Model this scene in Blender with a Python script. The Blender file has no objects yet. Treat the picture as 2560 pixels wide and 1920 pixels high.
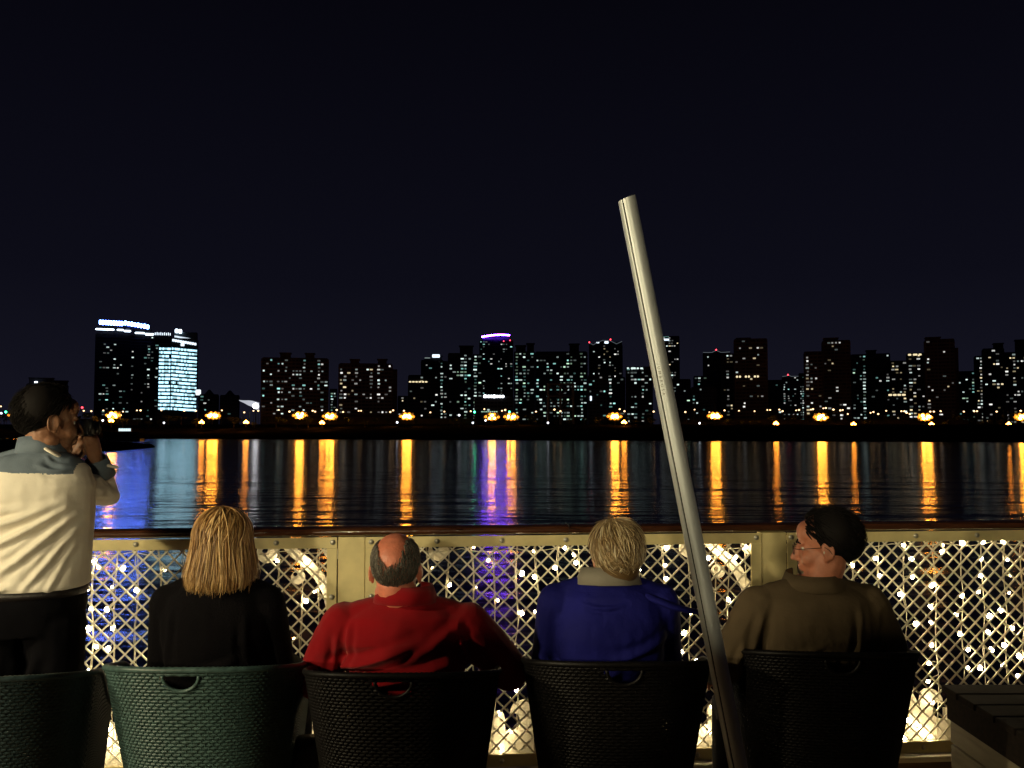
import bpy, bmesh, math, random
import numpy as np
from mathutils import Vector, Matrix, Quaternion, noise
R = math.radians
random.seed(7)
sc = bpy.context.scene
col = sc.collection

# ------------------------------------------------------------------ camera
F = 2147.0; PITCH = math.atan(102.0 / F); EYE = 1.6
cam_d = bpy.data.cameras.new('camera'); cam = bpy.data.objects.new('camera', cam_d); col.objects.link(cam)
cam_d.sensor_width = 36; cam_d.lens = F / 2560 * 36; cam_d.clip_start = 0.05; cam_d.clip_end = 6000
cam.location = (0, 0, EYE); cam.rotation_euler = (R(90) + PITCH, 0, 0)
sc.camera = cam

# ------------------------------------------------------------------ night sky
w = bpy.data.worlds.new('World'); sc.world = w; w.use_nodes = True
nt = w.node_tree; bg = nt.nodes['Background']
tc = nt.nodes.new('ShaderNodeTexCoord'); sp = nt.nodes.new('ShaderNodeSeparateXYZ')
rmp = nt.nodes.new('ShaderNodeValToRGB')
nt.links.new(tc.outputs['Generated'], sp.inputs[0]); nt.links.new(sp.outputs['Z'], rmp.inputs[0])
nt.links.new(rmp.outputs[0], bg.inputs[0]); bg.inputs[1].default_value = 1.0
e = rmp.color_ramp.elements
e[0].position = 0.0; e[0].color = (.0076, .0076, .0150, 1)
e[1].position = 0.45; e[1].color = (.0019, .0018, .0040, 1)
m_ = e.new(0.16); m_.color = (.0039, .0039, .0084, 1)

# ------------------------------------------------------------------ view
sc.view_settings.view_transform = 'Standard'; sc.view_settings.look = 'None'
sc.view_settings.exposure = 0; sc.view_settings.gamma = 1
sc.cycles.max_bounces = 5; sc.cycles.diffuse_bounces = 2; sc.cycles.glossy_bounces = 3
sc.cycles.transparent_max_bounces = 6; sc.cycles.sample_clamp_indirect = 4
sc.cycles.use_denoising = True
LAMP = (1.0, .84, .50)

# ------------------------------------------------------------------ pixel helpers
def ray(px, py):
    v = -(py - 960) / F
    return Vector(((px - 1280) / F, math.cos(PITCH) - v * math.sin(PITCH), math.sin(PITCH) + v * math.cos(PITCH)))
def P(px, py, Y):
    d = ray(px, py); t = Y / d.y
    return Vector((d.x * t, Y, EYE + d.z * t))
def YZ(py, z):            # distance at which a ray of that picture row meets height z
    d = ray(1280, py); return d.y * (z - EYE) / d.z
def gz(px, D, z):
    return Vector(((px - 1280) / F * D, D, z))

# ------------------------------------------------------------------ object helpers
def tag(o, label=None, cat=None, group=None, kind=None):
    if label: o['label'] = label
    if cat: o['category'] = cat
    if group: o['group'] = group
    if kind: o['kind'] = kind
    return o
def empty(name, loc=(0, 0, 0), rz=0, **k):
    o = bpy.data.objects.new(name, None); col.objects.link(o); o.empty_display_size = .1
    o.location = loc; o.rotation_euler = (0, 0, rz); return tag(o, **k)
def link(name, me, parent=None, loc=(0, 0, 0), rot=(0, 0, 0), scale=(1, 1, 1)):
    o = bpy.data.objects.new(name, me); col.objects.link(o)
    o.location = loc; o.rotation_euler = rot; o.scale = scale
    if parent: o.parent = parent
    return o
def mesh_of(bm, m=None, smooth=False, name='mesh'):
    bmesh.ops.recalc_face_normals(bm, faces=bm.faces)
    me = bpy.data.meshes.new(name); bm.to_mesh(me); bm.free()
    for x in (m if isinstance(m, (list, tuple)) else [m]):
        if x: me.materials.append(x)
    if smooth: me.shade_smooth()
    return me
def obj(name, bm, m, parent=None, smooth=False, loc=(0, 0, 0), rot=(0, 0, 0)):
    return link(name, mesh_of(bm, m, smooth, name), parent, loc, rot)
def box(bm, x0, x1, y0, y1, z0, z1, mi=0, M=None):
    v = [Vector((x, y, z)) for z in (z0, z1) for y in (y0, y1) for x in (x0, x1)]
    if M: v = [M @ p for p in v]
    v = [bm.verts.new(p) for p in v]
    for q in ((0, 2, 3, 1), (4, 5, 7, 6), (0, 1, 5, 4), (2, 6, 7, 3), (0, 4, 6, 2), (1, 3, 7, 5)):
        f = bm.faces.new([v[i] for i in q]); f.material_index = mi
def bevel(bm, w=.003, seg=2):
    bmesh.ops.bevel(bm, geom=list(bm.edges), offset=w, segments=seg, affect='EDGES', clamp_overlap=True)
def frame_for(d):
    d = d.normalized(); a = Vector((0, 0, 1)) if abs(d.z) < .9 else Vector((1, 0, 0))
    x = d.cross(a).normalized(); return x, d.cross(x).normalized()
def tube(bm, pts, rad, n=8, cap=True, closed=False, flat=1.0, mi=0):
    pts = [Vector(p) for p in pts]; N = len(pts); rings = []; px = None
    if not isinstance(rad, (list, tuple)): rad = [rad] * N
    for i, p in enumerate(pts):
        if closed: d = pts[(i + 1) % N] - pts[i - 1]
        else: d = pts[min(i + 1, N - 1)] - pts[max(i - 1, 0)]
        if d.length < 1e-9: d = Vector((0, 0, 1))
        d.normalize()
        if px is None: x, y = frame_for(d)
        else:
            x = (px - d * px.dot(d))
            x = x.normalized() if x.length > 1e-6 else frame_for(d)[0]
            y = d.cross(x)
        px = x; r = rad[i]; ra, rb = (r if isinstance(r, tuple) else (r, r * flat))
        rings.append([bm.verts.new(p + x * math.cos(2 * math.pi * k / n) * ra + y * math.sin(2 * math.pi * k / n) * rb) for k in range(n)])
    for i in range(N if closed else N - 1):
        a, b = rings[i], rings[(i + 1) % N]
        for k in range(n):
            f = bm.faces.new((a[k], a[(k + 1) % n], b[(k + 1) % n], b[k])); f.material_index = mi
    if cap and not closed:
        bm.faces.new(list(reversed(rings[0]))); bm.faces.new(rings[-1])
def limb(bm, pts, rad, n=14):
    """closed tapered limb with rounded ends"""
    pts = [Vector(p) for p in pts]; rad = list(rad)
    g = lambda r: r if isinstance(r, tuple) else (r, r)
    d0 = (pts[0] - pts[1]).normalized(); d1 = (pts[-1] - pts[-2]).normalized()
    out = []; rr = []
    for a in (.98, .8, .5): r = g(rad[0]); s = math.sqrt(1 - a * a); out.append(pts[0] + d0 * a * min(r)); rr.append((r[0] * s, r[1] * s))
    out += pts; rr += [g(r) for r in rad]
    for a in (.5, .8, .98): r = g(rad[-1]); s = math.sqrt(1 - a * a); out.append(pts[-1] + d1 * a * min(r)); rr.append((r[0] * s, r[1] * s))
    tube(bm, out, rr, n)
def ell(bm, c, r, rot=None, sub=3):
    M = Matrix.Translation(Vector(c)) @ (rot.to_4x4() if rot else Matrix()) @ Matrix.Diagonal((*r, 1))
    bmesh.ops.create_icosphere(bm, subdivisions=sub, radius=1, matrix=M)
def rings(bm, rs, n=28, e=2.3):
    """stack of superelliptic rings (cx, cy, z, rx, ry, yaw) -> closed volume"""
    R_ = []
    for (cx, cy, z, rx, ry, *yw) in rs:
        yw = yw[0] if yw else 0; L = []
        for k in range(n):
            t = 2 * math.pi * k / n; c, s = math.cos(t), math.sin(t)
            x = rx * math.copysign(abs(c) ** (2 / e), c); y = ry * math.copysign(abs(s) ** (2 / e), s)
            L.append(bm.verts.new((cx + x * math.cos(yw) - y * math.sin(yw), cy + x * math.sin(yw) + y * math.cos(yw), z)))
        R_.append(L)
    for a, b in zip(R_, R_[1:]):
        for k in range(n): bm.faces.new((a[k], a[(k + 1) % n], b[(k + 1) % n], b[k]))
    bm.faces.new(list(reversed(R_[0]))); bm.faces.new(R_[-1])
def remesh(name, bm, m, parent=None, voxel=.006, smooth=4, fn=None):
    me = mesh_of(bm, None); o = link('tmp_' + name, me)
    md = o.modifiers.new('r', 'REMESH'); md.mode = 'VOXEL'; md.voxel_size = voxel; md.use_smooth_shade = True
    if smooth:
        s = o.modifiers.new('s', 'SMOOTH'); s.factor = .5; s.iterations = smooth
    dg = bpy.context.evaluated_depsgraph_get(); dg.update()
    m2 = bpy.data.meshes.new_from_object(o.evaluated_get(dg)); m2.name = name
    bpy.data.objects.remove(o); bpy.data.meshes.remove(me)
    m2.materials.clear()
    for x in (m if isinstance(m, (list, tuple)) else [m]): m2.materials.append(x)
    m2.shade_smooth()
    if fn:
        nv = len(m2.vertices); co = np.empty(nv * 3); m2.vertices.foreach_get('co', co); co = co.reshape(-1, 3)
        no = np.empty(nv * 3); m2.vertices.foreach_get('normal', no); no = no.reshape(-1, 3)
        co = co + no * fn(co, no)[:, None]
        m2.vertices.foreach_set('co', co.ravel()); m2.update()
    return link(name, m2, parent)
def extrude_outline(bm, pts, y0, y1):
    """pts: (x, z) outline in order -> slab between y0 and y1 (ear-clipped)"""
    a = [bm.verts.new((x, y0, z)) for x, z in pts]; f = bm.faces.new(a)
    r = bmesh.ops.extrude_face_region(bm, geom=[f])
    vs = [v for v in r['geom'] if isinstance(v, bmesh.types.BMVert)]
    bmesh.ops.translate(bm, vec=(0, y1 - y0, 0), verts=vs)
    bmesh.ops.triangulate(bm, faces=[g for g in bm.faces if len(g.verts) > 4], ngon_method='EAR_CLIP')

# ------------------------------------------------------------------ materials
def mat(name, c, rough=.6, metal=0, bump=0, bscale=30, var=0, vscale=4, emit=None, es=1, spec=.5, coat=0, coords='Object', detail=4, sampling=None, stretch=None, sheen=0):
    m = bpy.data.materials.new(name); m.use_nodes = True; t = m.node_tree; b = t.nodes['Principled BSDF']
    b.inputs['Base Color'].default_value = (*c, 1); b.inputs['Roughness'].default_value = rough
    b.inputs['Metallic'].default_value = metal; b.inputs['Specular IOR Level'].default_value = spec
    b.inputs['Coat Weight'].default_value = coat
    if sheen: b.inputs['Sheen Weight'].default_value = sheen
    if emit:
        b.inputs['Emission Color'].default_value = (*emit, 1); b.inputs['Emission Strength'].default_value = es
    tc = t.nodes.new('ShaderNodeTexCoord'); src = tc.outputs[coords]
    if stretch:
        mp = t.nodes.new('ShaderNodeMapping'); mp.inputs['Scale'].default_value = stretch; t.links.new(src, mp.inputs[0]); src = mp.outputs[0]
    if var:
        n = t.nodes.new('ShaderNodeTexNoise'); n.inputs['Scale'].default_value = vscale; n.inputs['Detail'].default_value = detail
        t.links.new(src, n.inputs['Vector'])
        r = t.nodes.new('ShaderNodeValToRGB'); r.color_ramp.elements[0].position = .3; r.color_ramp.elements[1].position = .7
        r.color_ramp.elements[0].color = tuple(x * (1 - var) for x in c) + (1,); r.color_ramp.elements[1].color = tuple(min(1, x * (1 + var)) for x in c) + (1,)
        t.links.new(n.outputs['Fac'], r.inputs[0]); t.links.new(r.outputs[0], b.inputs['Base Color'])
        q = t.nodes.new('ShaderNodeMapRange'); q.inputs['To Min'].default_value = max(0, rough - .12); q.inputs['To Max'].default_value = min(1, rough + .12)
        t.links.new(n.outputs['Fac'], q.inputs[0]); t.links.new(q.outputs[0], b.inputs['Roughness'])
    if bump:
        n2 = t.nodes.new('ShaderNodeTexNoise'); n2.inputs['Scale'].default_value = bscale; n2.inputs['Detail'].default_value = detail
        t.links.new(src, n2.inputs['Vector']); bp = t.nodes.new('ShaderNodeBump')
        bp.inputs['Strength'].default_value = 1; bp.inputs['Distance'].default_value = bump
        t.links.new(n2.outputs['Fac'], bp.inputs['Height']); t.links.new(bp.outputs[0], b.inputs['Normal'])
    if sampling: m.cycles.emission_sampling = sampling
    return m
def emat(name, c, s, sampling='AUTO'):
    return mat(name, (.1, .1, .1), emit=c, es=s, sampling=sampling)

M_paint = mat('cream_paint', (.68, .58, .29), .42, var=.14, vscale=9, bump=.0007, bscale=60)
M_wire = mat('white_wire', (.84, .79, .62), .45, var=.12, vscale=30)
M_board = mat('white_board', (.80, .74, .58), .5, var=.06, vscale=8)
M_rail = mat('varnished_wood', (.060, .022, .010), .22, coat=.6, var=.35, vscale=8, bump=.0015, bscale=14, stretch=(1, 8, 8))
M_planks = mat('deck_wood', (.16, .10, .05), .6, var=.3, vscale=6, bump=.001, stretch=(1, 9, 9))
M_greywood = mat('grey_wood', (.30, .26, .17), .55, var=.25, vscale=5, bump=.0012, bscale=25, stretch=(8, 1, 8))
M_darkwood = mat('dark_wood', (.022, .016, .013), .85, spec=.12, var=.4, vscale=6, bump=.001, bscale=20, stretch=(1, 8, 8))
M_steel = mat('bolt_steel', (.55, .52, .42), .35, metal=.4)
M_hole = mat('hole_black', (.01, .01, .01), .9)
M_cable = mat('light_cable', (.62, .56, .40), .6)
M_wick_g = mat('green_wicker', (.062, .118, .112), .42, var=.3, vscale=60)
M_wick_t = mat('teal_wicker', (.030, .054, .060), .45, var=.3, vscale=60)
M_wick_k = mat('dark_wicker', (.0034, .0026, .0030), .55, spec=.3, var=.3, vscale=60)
M_alu = mat('brushed_aluminium', (.60, .64, .65), .42, metal=.35, bump=.0002, bscale=220, stretch=(1, 1, .03))
M_black = mat('black_plastic', (.012, .012, .014), .4)
M_leather = mat('black_leather', (.014, .011, .012), .42, bump=.002, bscale=120)
M_text = mat('print_grey', (.10, .10, .08), .6)

def skin(name, c):
    m = mat(name, c, .48, var=.16, vscale=28, bump=.0012, bscale=160)
    b = m.node_tree.nodes['Principled BSDF']; b.inputs['Subsurface Weight'].default_value = .12
    b.inputs['Subsurface Radius'].default_value = (.012, .005, .003); b.inputs['Subsurface Scale'].default_value = .5
    return m
M_skin_a = skin('tan_skin', (.30, .145, .08)); M_skin_b = skin('pale_skin', (.56, .30, .20)); M_skin_r = skin('ruddy_skin', (.62, .20, .12))
M_skin_t = skin('flushed_skin', (.50, .19, .11))
def hairmat(name, stops, rough=.45):
    m = mat(name, (.1, .1, .1), rough); t = m.node_tree; b = t.nodes['Principled BSDF']
    g = t.nodes.new('ShaderNodeNewGeometry'); r = t.nodes.new('ShaderNodeValToRGB'); t.links.new(g.outputs['Random Per Island'], r.inputs[0])
    el = r.color_ramp.elements
    while len(el) < len(stops): el.new(.5)
    for i, (p, c) in enumerate(stops): el[i].position = p; el[i].color = (*c, 1)
    t.links.new(r.outputs[0], b.inputs['Base Color']); return m
H_blond = hairmat('long_blond_hair', [(0, (.13, .06, .018)), (.3, (.38, .20, .065)), (.7, (.60, .37, .14)), (1, (.78, .54, .26))])
H_short = hairmat('short_blond_hair', [(0, (.10, .055, .02)), (.4, (.30, .20, .09)), (.75, (.48, .36, .19)), (1, (.66, .56, .38))])
H_grey = hairmat('grey_hair', [(0, (.03, .025, .02)), (.5, (.11, .095, .075)), (1, (.26, .23, .19))])
H_black = hairmat('black_hair', [(0, (.004, .0035, .0035)), (.7, (.008, .0065, .0065)), (1, (.014, .012, .011))], .75)
H_black.node_tree.nodes['Principled BSDF'].inputs['Specular IOR Level'].default_value = .12
C_black = mat('black_knit', (.0028, .0022, .0034), .95, spec=.12, bump=.003, bscale=160)
C_red = mat('red_polo', (.25, .003, .007), .9, spec=.15, bump=.0015, bscale=420, var=.08, vscale=12, sheen=.1)
C_blue = mat('blue_jacket', (.008, .009, .15), .8, spec=.2, bump=.006, bscale=26, var=.15, vscale=8)
C_lining = mat('grey_lining', (.22, .20, .16), .8, bump=.001, bscale=200)
C_tan = mat('khaki_shirt', (.10, .072, .042), .9, spec=.15, bump=.003, bscale=40, var=.12, vscale=10)
C_cream = mat('cream_shirt', (.84, .78, .66), .75, bump=.0025, bscale=26, var=.05, vscale=9)
C_denim = mat('blue_grey_yoke', (.13, .17, .22), .8, bump=.0012, bscale=300, var=.12, vscale=14)
C_trouser = mat('black_trousers', (.0022, .002, .0036), .95, spec=.12, bump=.006, bscale=10)
C_dark = mat('dark_trousers', (.02, .02, .028), .8)
M_eye = mat('eye_white', (.6, .58, .52), .2)
M_shoe = mat('black_shoe', (.015, .012, .012), .35)

# ================================================================== FAR SIDE
WZ = -7.4; GZ = 2.0
def water_mat():
    m = bpy.data.materials.new('river_water'); m.use_nodes = True; t = m.node_tree; b = t.nodes['Principled BSDF']
    b.inputs['Base Color'].default_value = (.0015, .0025, .006, 1); b.inputs['IOR'].default_value = 1.33
    b.inputs['Roughness'].default_value = .15
    tc = t.nodes.new('ShaderNodeTexCoord')
    def nz(sx, sy, scale, det, rot=0):
        mp = t.nodes.new('ShaderNodeMapping'); mp.inputs['Scale'].default_value = (sx, sy, 1); mp.inputs['Rotation'].default_value = (0, 0, rot)
        n = t.nodes.new('ShaderNodeTexNoise'); n.inputs['Scale'].default_value = scale; n.inputs['Detail'].default_value = det; n.inputs['Roughness'].default_value = .55
        t.links.new(tc.outputs['Object'], mp.inputs[0]); t.links.new(mp.outputs[0], n.inputs['Vector']); return n.outputs['Fac']
    a = nz(.34, 1, .62, 4, .05); c = nz(.30, 1, .20, 2, -.06)
    b1 = t.nodes.new('ShaderNodeBump'); b1.inputs['Distance'].default_value = .085; b1.inputs['Strength'].default_value = 1; t.links.new(a, b1.inputs['Height'])
    b2 = t.nodes.new('ShaderNodeBump'); b2.inputs['Distance'].default_value = .20; b2.inputs['Strength'].default_value = 1; t.links.new(c, b2.inputs['Height']); t.links.new(b1.outputs[0], b2.inputs['Normal'])
    d = nz(.26, 1, .075, 3, .07)
    b3 = t.nodes.new('ShaderNodeBump'); b3.inputs['Distance'].default_value = .55; b3.inputs['Strength'].default_value = 1; t.links.new(d, b3.inputs['Height'])
    t.links.new(b2.outputs[0], b3.inputs['Normal']); t.links.new(b3.outputs[0], b.inputs['Normal']); return m
bm = bmesh.new()
v = [bm.verts.new(p) for p in ((-1500, -300, WZ), (1500, -300, WZ), (1500, 760, WZ), (-1500, 760, WZ))]; bm.faces.new(v)
tag(obj('river_water', bm, water_mat()), kind='structure')

M_ground = mat('bank_ground', (.010, .009, .005), .95, spec=0, var=.5, vscale=.06, bump=.3, bscale=.5)
M_conc = mat('concrete', (.10, .09, .065), .85, spec=0, var=.25, vscale=.3)
def Dshore(px):
    y = 1097 + (px - 400) / 2160 * 8 if px > 400 else 1097
    return (EYE - WZ) * F / (y - 1062)
bm = bmesh.new(); prev = None
for i in range(81):
    px = -1800 + i * 80; D = Dshore(min(px, 2900)); a = []
    for k, (dd, z) in enumerate(((-2, WZ - .4), (3, WZ + .5), (14, WZ + 2.6), (40, WZ + 4.6), (70, -.5), (95, 1.4), (130, GZ), (2600, GZ))):
        q = noise.noise(Vector((px * .01, k * 1.7, 0))) * (1.2 if 1 < k < 6 else .1)
        DD = D + dd + (q * 2 if k < 5 else 0)
        a.append(bm.verts.new(((px - 1280) / F * D * (1 + dd / D * .9), DD, z + q * .4)))
    if prev:
        for k in range(7): bm.faces.new((prev[k], a[k], a[k + 1], prev[k + 1]))
    prev = a
tag(obj('far_river_bank', bm, M_ground, smooth=True), kind='structure')
# dark spit of land reaching in from the left
bm = bmesh.new(); sp_pts = [(-700, 1140), (-200, 1139), (60, 1137), (150, 1134), (240, 1131), (300, 1127), (350, 1123), (386, 1119.5), (391, 1117.5), (384, 1115), (340, 1111), (280, 1107), (150, 1103), (-200, 1100), (-700, 1099)]
lo = []; hi = []
cx = P(100, 1115, YZ(1115, WZ))
for px, py in sp_pts:
    d = ray(px, py); t = (WZ - EYE) / d.z; p = Vector((d.x * t, d.y * t, WZ - .3))
    lo.append(bm.verts.new(p)); q = p.lerp(Vector((p.x * .985 - 6, p.y * (1.012 if py > 1117 else .99), 0)), 1); q.z = WZ + 1.1 + .5 * noise.noise(p * .05); hi.append(bm.verts.new(q))
for i in range(len(lo) - 1): bm.faces.new((lo[i], lo[i + 1], hi[i + 1], hi[i]))
bm.faces.new(hi); bmesh.ops.triangulate(bm, faces=[f for f in bm.faces if len(f.verts) > 4])
tag(obj('river_spit', bm, M_ground), kind='structure')

# landmarks for labels: (right end in picture, phrase)
LM = [(150, 'behind the photographer at far left'), (345, 'below the twin dark towers with white crown lights'), (510, 'below the office block with every floor lit'),
      (650, 'by the low houses and floodlit stadium roof'), (835, 'before the wide slab of flats on the left'), (1005, 'before the second slab of flats'),
      (1190, 'before the dark blocks left of the violet crown'), (1300, 'below the tower with the violet crown'), (1480, 'before the block with the cross-braced steel frame'),
      (1640, 'below the zigzag-roofed tower left of the pole'), (1850, 'before the blocks just right of the leaning pole'), (1965, 'below the tall reddish tower'),
      (2135, 'before the paired brownish towers right of centre'), (2300, 'before the dim blocks on the right'), (2420, 'below the tallest tower on the right'), (2700, 'at the right edge of the skyline')]
ORD = ['leftmost', 'second from left', 'third from left', 'fourth from left', 'fifth from left', 'sixth from left', 'seventh from left', 'eighth from left', 'ninth from left', 'tenth from left']
def label_series(items, noun):
    """items: list of px -> labels that single each out by the landmark and its rank there"""
    seg = {}
    order = sorted(range(len(items)), key=lambda i: items[i])
    out = [None] * len(items)
    for i in order:
        k = next((j for j, (e_, _) in enumerate(LM) if items[i] < e_), len(LM) - 1); seg.setdefault(k, []).append(i)
    for k, L in seg.items():
        for r_, i in enumerate(L):
            out[i] = noun + ' ' + LM[k][1] + ('' if len(L) == 1 else ', ' + (ORD[r_] if r_ < 10 else 'rightmost'))
    return out

# ---- buildings
M_fac = {'dark': mat('dark_facade', (.02, .02, .026), .8, spec=0, var=.2, vscale=.1), 'brown': mat('brown_facade', (.075, .05, .042), .85, spec=0, var=.25, vscale=.1),
         'grey': mat('grey_facade', (.05, .05, .055), .8, spec=0, var=.2, vscale=.1), 'pale': mat('pale_facade', (.10, .105, .12), .8, spec=0, var=.2, vscale=.1)}
M_band = {'dark': mat('dark_bands', (.035, .034, .042), .8, spec=0), 'brown': mat('brown_bands', (.13, .088, .072), .85, spec=0), 'grey': mat('grey_bands', (.07, .07, .08), .8, spec=0), 'pale': mat('pale_bands', (.14, .145, .165), .8, spec=0)}
M_glass = mat('dark_window_glass', (.012, .014, .02), .15)
wl = {}
for nme, c in (('cool', (.80, 1.0, .95)), ('teal', (.42, .95, .88)), ('white', (1, 1, .95)), ('warm', (1, .82, .48)), ('green', (.65, 1, .72))):
    for j, s in enumerate((.08, .26, .60, 1.05)):
        wl[nme, j] = emat(f'lit_window_{nme}_{j}', c, s, 'NONE')
unit = {}
def unit_box(m):
    if m.name not in unit:
        bm = bmesh.new(); box(bm, -.5, .5, -.5, .5, -.5, .5); unit[m.name] = mesh_of(bm, m, name='pane')
    return unit[m.name]
PAL = {'c': ['cool', 'cool', 'white', 'teal'], 't': ['teal', 'cool', 'cool', 'green'], 'w': ['warm', 'white', 'white', 'cool'], 'm': ['white', 'cool', 'warm', 'cool']}
def face_cam(r):
    a = math.atan2(r.location.x, r.location.y) * .85; r.rotation_euler = (0, 0, -a); r.scale = (math.cos(a), 1, 1); return r
def building(label, x0, x1, yt, D, style='dark', pal='c', p=.2, depth=18, pitch=2.9, bay=2.9, boxes=(), yaw=0, name='apartment_tower', cat='building', bands=True, group=None, nolit=0, cols=None, steps=()):
    c = gz((x0 + x1) / 2, D, GZ); W = (x1 - x0) / F * D; H = P(x0, yt, D).z - GZ
    r = face_cam(empty(name, c, yaw, label=label, cat=cat, group=group))
    rnd = random.Random(int(x0 * 7 + yt))
    bm = bmesh.new(); hw = W / 2
    box(bm, -hw, hw, 0, depth, 0, H); box(bm, -hw * .96, hw * .96, .5, depth - .5, H, H + .9)
    obj('body', bm, M_fac[style], r)
    for (a, b, ty) in steps:                      # lower or higher side volumes (picture x, x, top)
        bm = bmesh.new(); X0 = (a - (x0 + x1) / 2) / F * D; X1 = (b - (x0 + x1) / 2) / F * D; h2 = P(x0, ty, D).z - GZ
        box(bm, X0, X1, 2.5, depth * .8, 0, h2); obj('wing', bm, M_fac[style], r)
    for (a, b, ty) in boxes:
        bm = bmesh.new(); X0 = (a - (x0 + x1) / 2) / F * D; X1 = (b - (x0 + x1) / 2) / F * D; h2 = P(x0, ty, D).z - GZ
        box(bm, X0, X1, 3, depth - 4, H + .901, h2 - .6); box(bm, X0 - .8, X1 + .8, 2.4, depth - 3.4, h2 - .6, h2); obj('roof_house', bm, M_fac[style], r)
    nf = max(3, int(H / pitch)); nc = max(2, int((W - 1.5) / bay)); bw = (W - 1.5) / nc
    if bands:
        bm = bmesh.new()
        for f in range(nf):
            z = H - (f + 1) * pitch; box(bm, -hw - .2, hw + .2, -.55, -.003, z - .35, z + .55)
        for k in range(nc + 1):
            if k % 3 == 0: box(bm, -hw + .75 + k * bw - .22, -hw + .75 + k * bw + .22, -.5, -.004, 0, H - .4)
        tag(obj('balcony_bands', bm, M_band[style], r), kind='stuff')
    bmw = bmesh.new(); n = 0
    stair = {rnd.randrange(nc)} if nc > 3 else set()
    hot = {rnd.randrange(nc) for _ in range(max(1, nc // 4))}
    for f in range(nf - nolit):
        z = H - (f + .45) * pitch; lively = rnd.random()
        for k in range(nc):
            if cols and k not in cols and rnd.random() < .6: continue
            x = -hw + .75 + (k + .5) * bw; q = p * 1.12 * (.45 + 1.1 * lively) * (2.1 if k in hot else .7) * (1.6 if k in stair else 1)
            ww = bw * rnd.choice((.45, .6, .8)); hh = pitch * rnd.uniform(.34, .46)
            if rnd.random() < q and n < 285:
                nm = rnd.choice(PAL[pal]); j = rnd.choices((0, 1, 2, 3), (.36, .30, .22, .12))[0]
                link('window', unit_box(wl[nm, j]), r, (x + rnd.uniform(-.3, .3), -.10, z), scale=(ww, .24, hh)); n += 1
            else: box(bmw, x - ww / 2, x + ww / 2, -.14, -.02, z - hh / 2, z + hh / 2)
    tag(obj('unlit_windows', bmw, M_glass, r), kind='stuff')
    return r, W, H
def lit_blocks(r, name, rects, m, y=-1.2, th=1.0, x0=0, D=1, label=None, rot=0):
    """rects in picture px relative to building centre px x0: (a, b, ytop, ybottom); each its own part"""
    for (a, b, ya, yb) in rects:
        bm = bmesh.new(); z1 = P(x0, ya, D).z - GZ; z0 = P(x0, yb, D).z - GZ
        box(bm, (a - x0) / F * D, (b - x0) / F * D, y - th, y, z0, z1)
        bevel(bm, min(.8, (z1 - z0) * .3), 2)
        o = obj(name, bm, m, r)
        if label: o['label'] = label
def sign_base(r, a, b, ya, yb, x0, D, y=-1.2):
    bm = bmesh.new(); z1 = P(x0, ya, D).z - GZ; z0 = P(x0, yb, D).z - GZ
    box(bm, (a - x0) / F * D, (b - x0) / F * D, y + .003, y + 1.0, z0, z1); obj('sign_frame', bm, M_black, r)
E_blue = emat('blue_white_sign', (.09, .19, 1.0), 68); E_white = emat('white_crown_light', (.70, .85, 1.0), 5)
E_office = emat('office_floor_light', (.42, .80, 1.0), 2.4, 'NONE'); E_office2 = emat('office_floor_dim', (.45, .8, .9), 1.0, 'NONE')
E_violet = emat('violet_led', (.17, .035, 1.0), 100); E_sign = emat('sign_letters', (.85, .92, 1), 4, 'NONE'); E_spot = emat('red_beacon', (1, .04, .06), 7)
E_faint = emat('faint_edge_light', (.6, .7, .8), .16, 'NONE'); E_strip = emat('white_strip', (.75, .88, 1), 1.6, 'NONE')

# twin towers with crown lights
D = 850
b, W, H = building('dark tall tower whose roof carries a blazing blue-white sign, left of its twin', 236, 323, 836, D, 'dark', 'c', .17, bay=3.1, cols={1, 2, 7, 10, 11}, boxes=[(252, 305, 812)])
x0 = 279.5
xs = np.linspace(245, 304, 10)
lit_blocks(b, 'sign_letter', [(xs[i], xs[i + 1] - .9, 802 + i * .15, 813 + i * .15) for i in range(9)], E_blue, -2, 1, x0, D)
sign_base(b, 243, 306, 800, 815, x0, D, -2)
lit_blocks(b, 'crown_light', [(236, 282, 822.5, 826.5), (288, 305, 822.5, 826.5), (305, 323, 824.5, 829)], E_white, -.7, 1.2, x0, D)
bm = bmesh.new(); zc = P(0, 798, D).z - GZ
rings(bm, [(0, 8, zc - 3, 14, 8), (0, 8, zc - 1, 13, 7.5), (0, 8, zc, 9, 5)], 24); obj('roof_dome', bm, M_band['pale'], b)
b, W, H = building('dark tall tower with serrated white sign, right twin beside the lit office block', 323.5, 383, 840, D, 'dark', 'c', .17, bay=3.1, cols={0, 5, 6}, boxes=[(330, 372, 822)])
x0 = 353.2; xs = np.linspace(308, 370, 9)
lit_blocks(b, 'sign_letter', [(xs[i], xs[i + 1] - 1.3, 806 + i * 1.0 + (0 if i % 2 else -1), 815 + i * 1.1) for i in range(8)], E_blue, -3, 1, x0, D)
sign_base(b, 307, 371, 806, 824, x0, D, -3)
lit_blocks(b, 'crown_light', [(334, 358, 831, 835), (358.5, 381, 833, 838)], E_white, -.7, 1.2, x0, D)
b, W, H = building('narrow dark block with small up-lit roof fins, left of the lit offices', 383.5, 424, 839, 860, 'dark', 'c', .04, bay=3.2)
lit_blocks(b, 'roof_fin', [(384 + i * 4.6, 386.2 + i * 4.6, 832 - (i % 2), 838.5) for i in range(9)], E_strip, -.6, .5, 403.7, 860)
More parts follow.
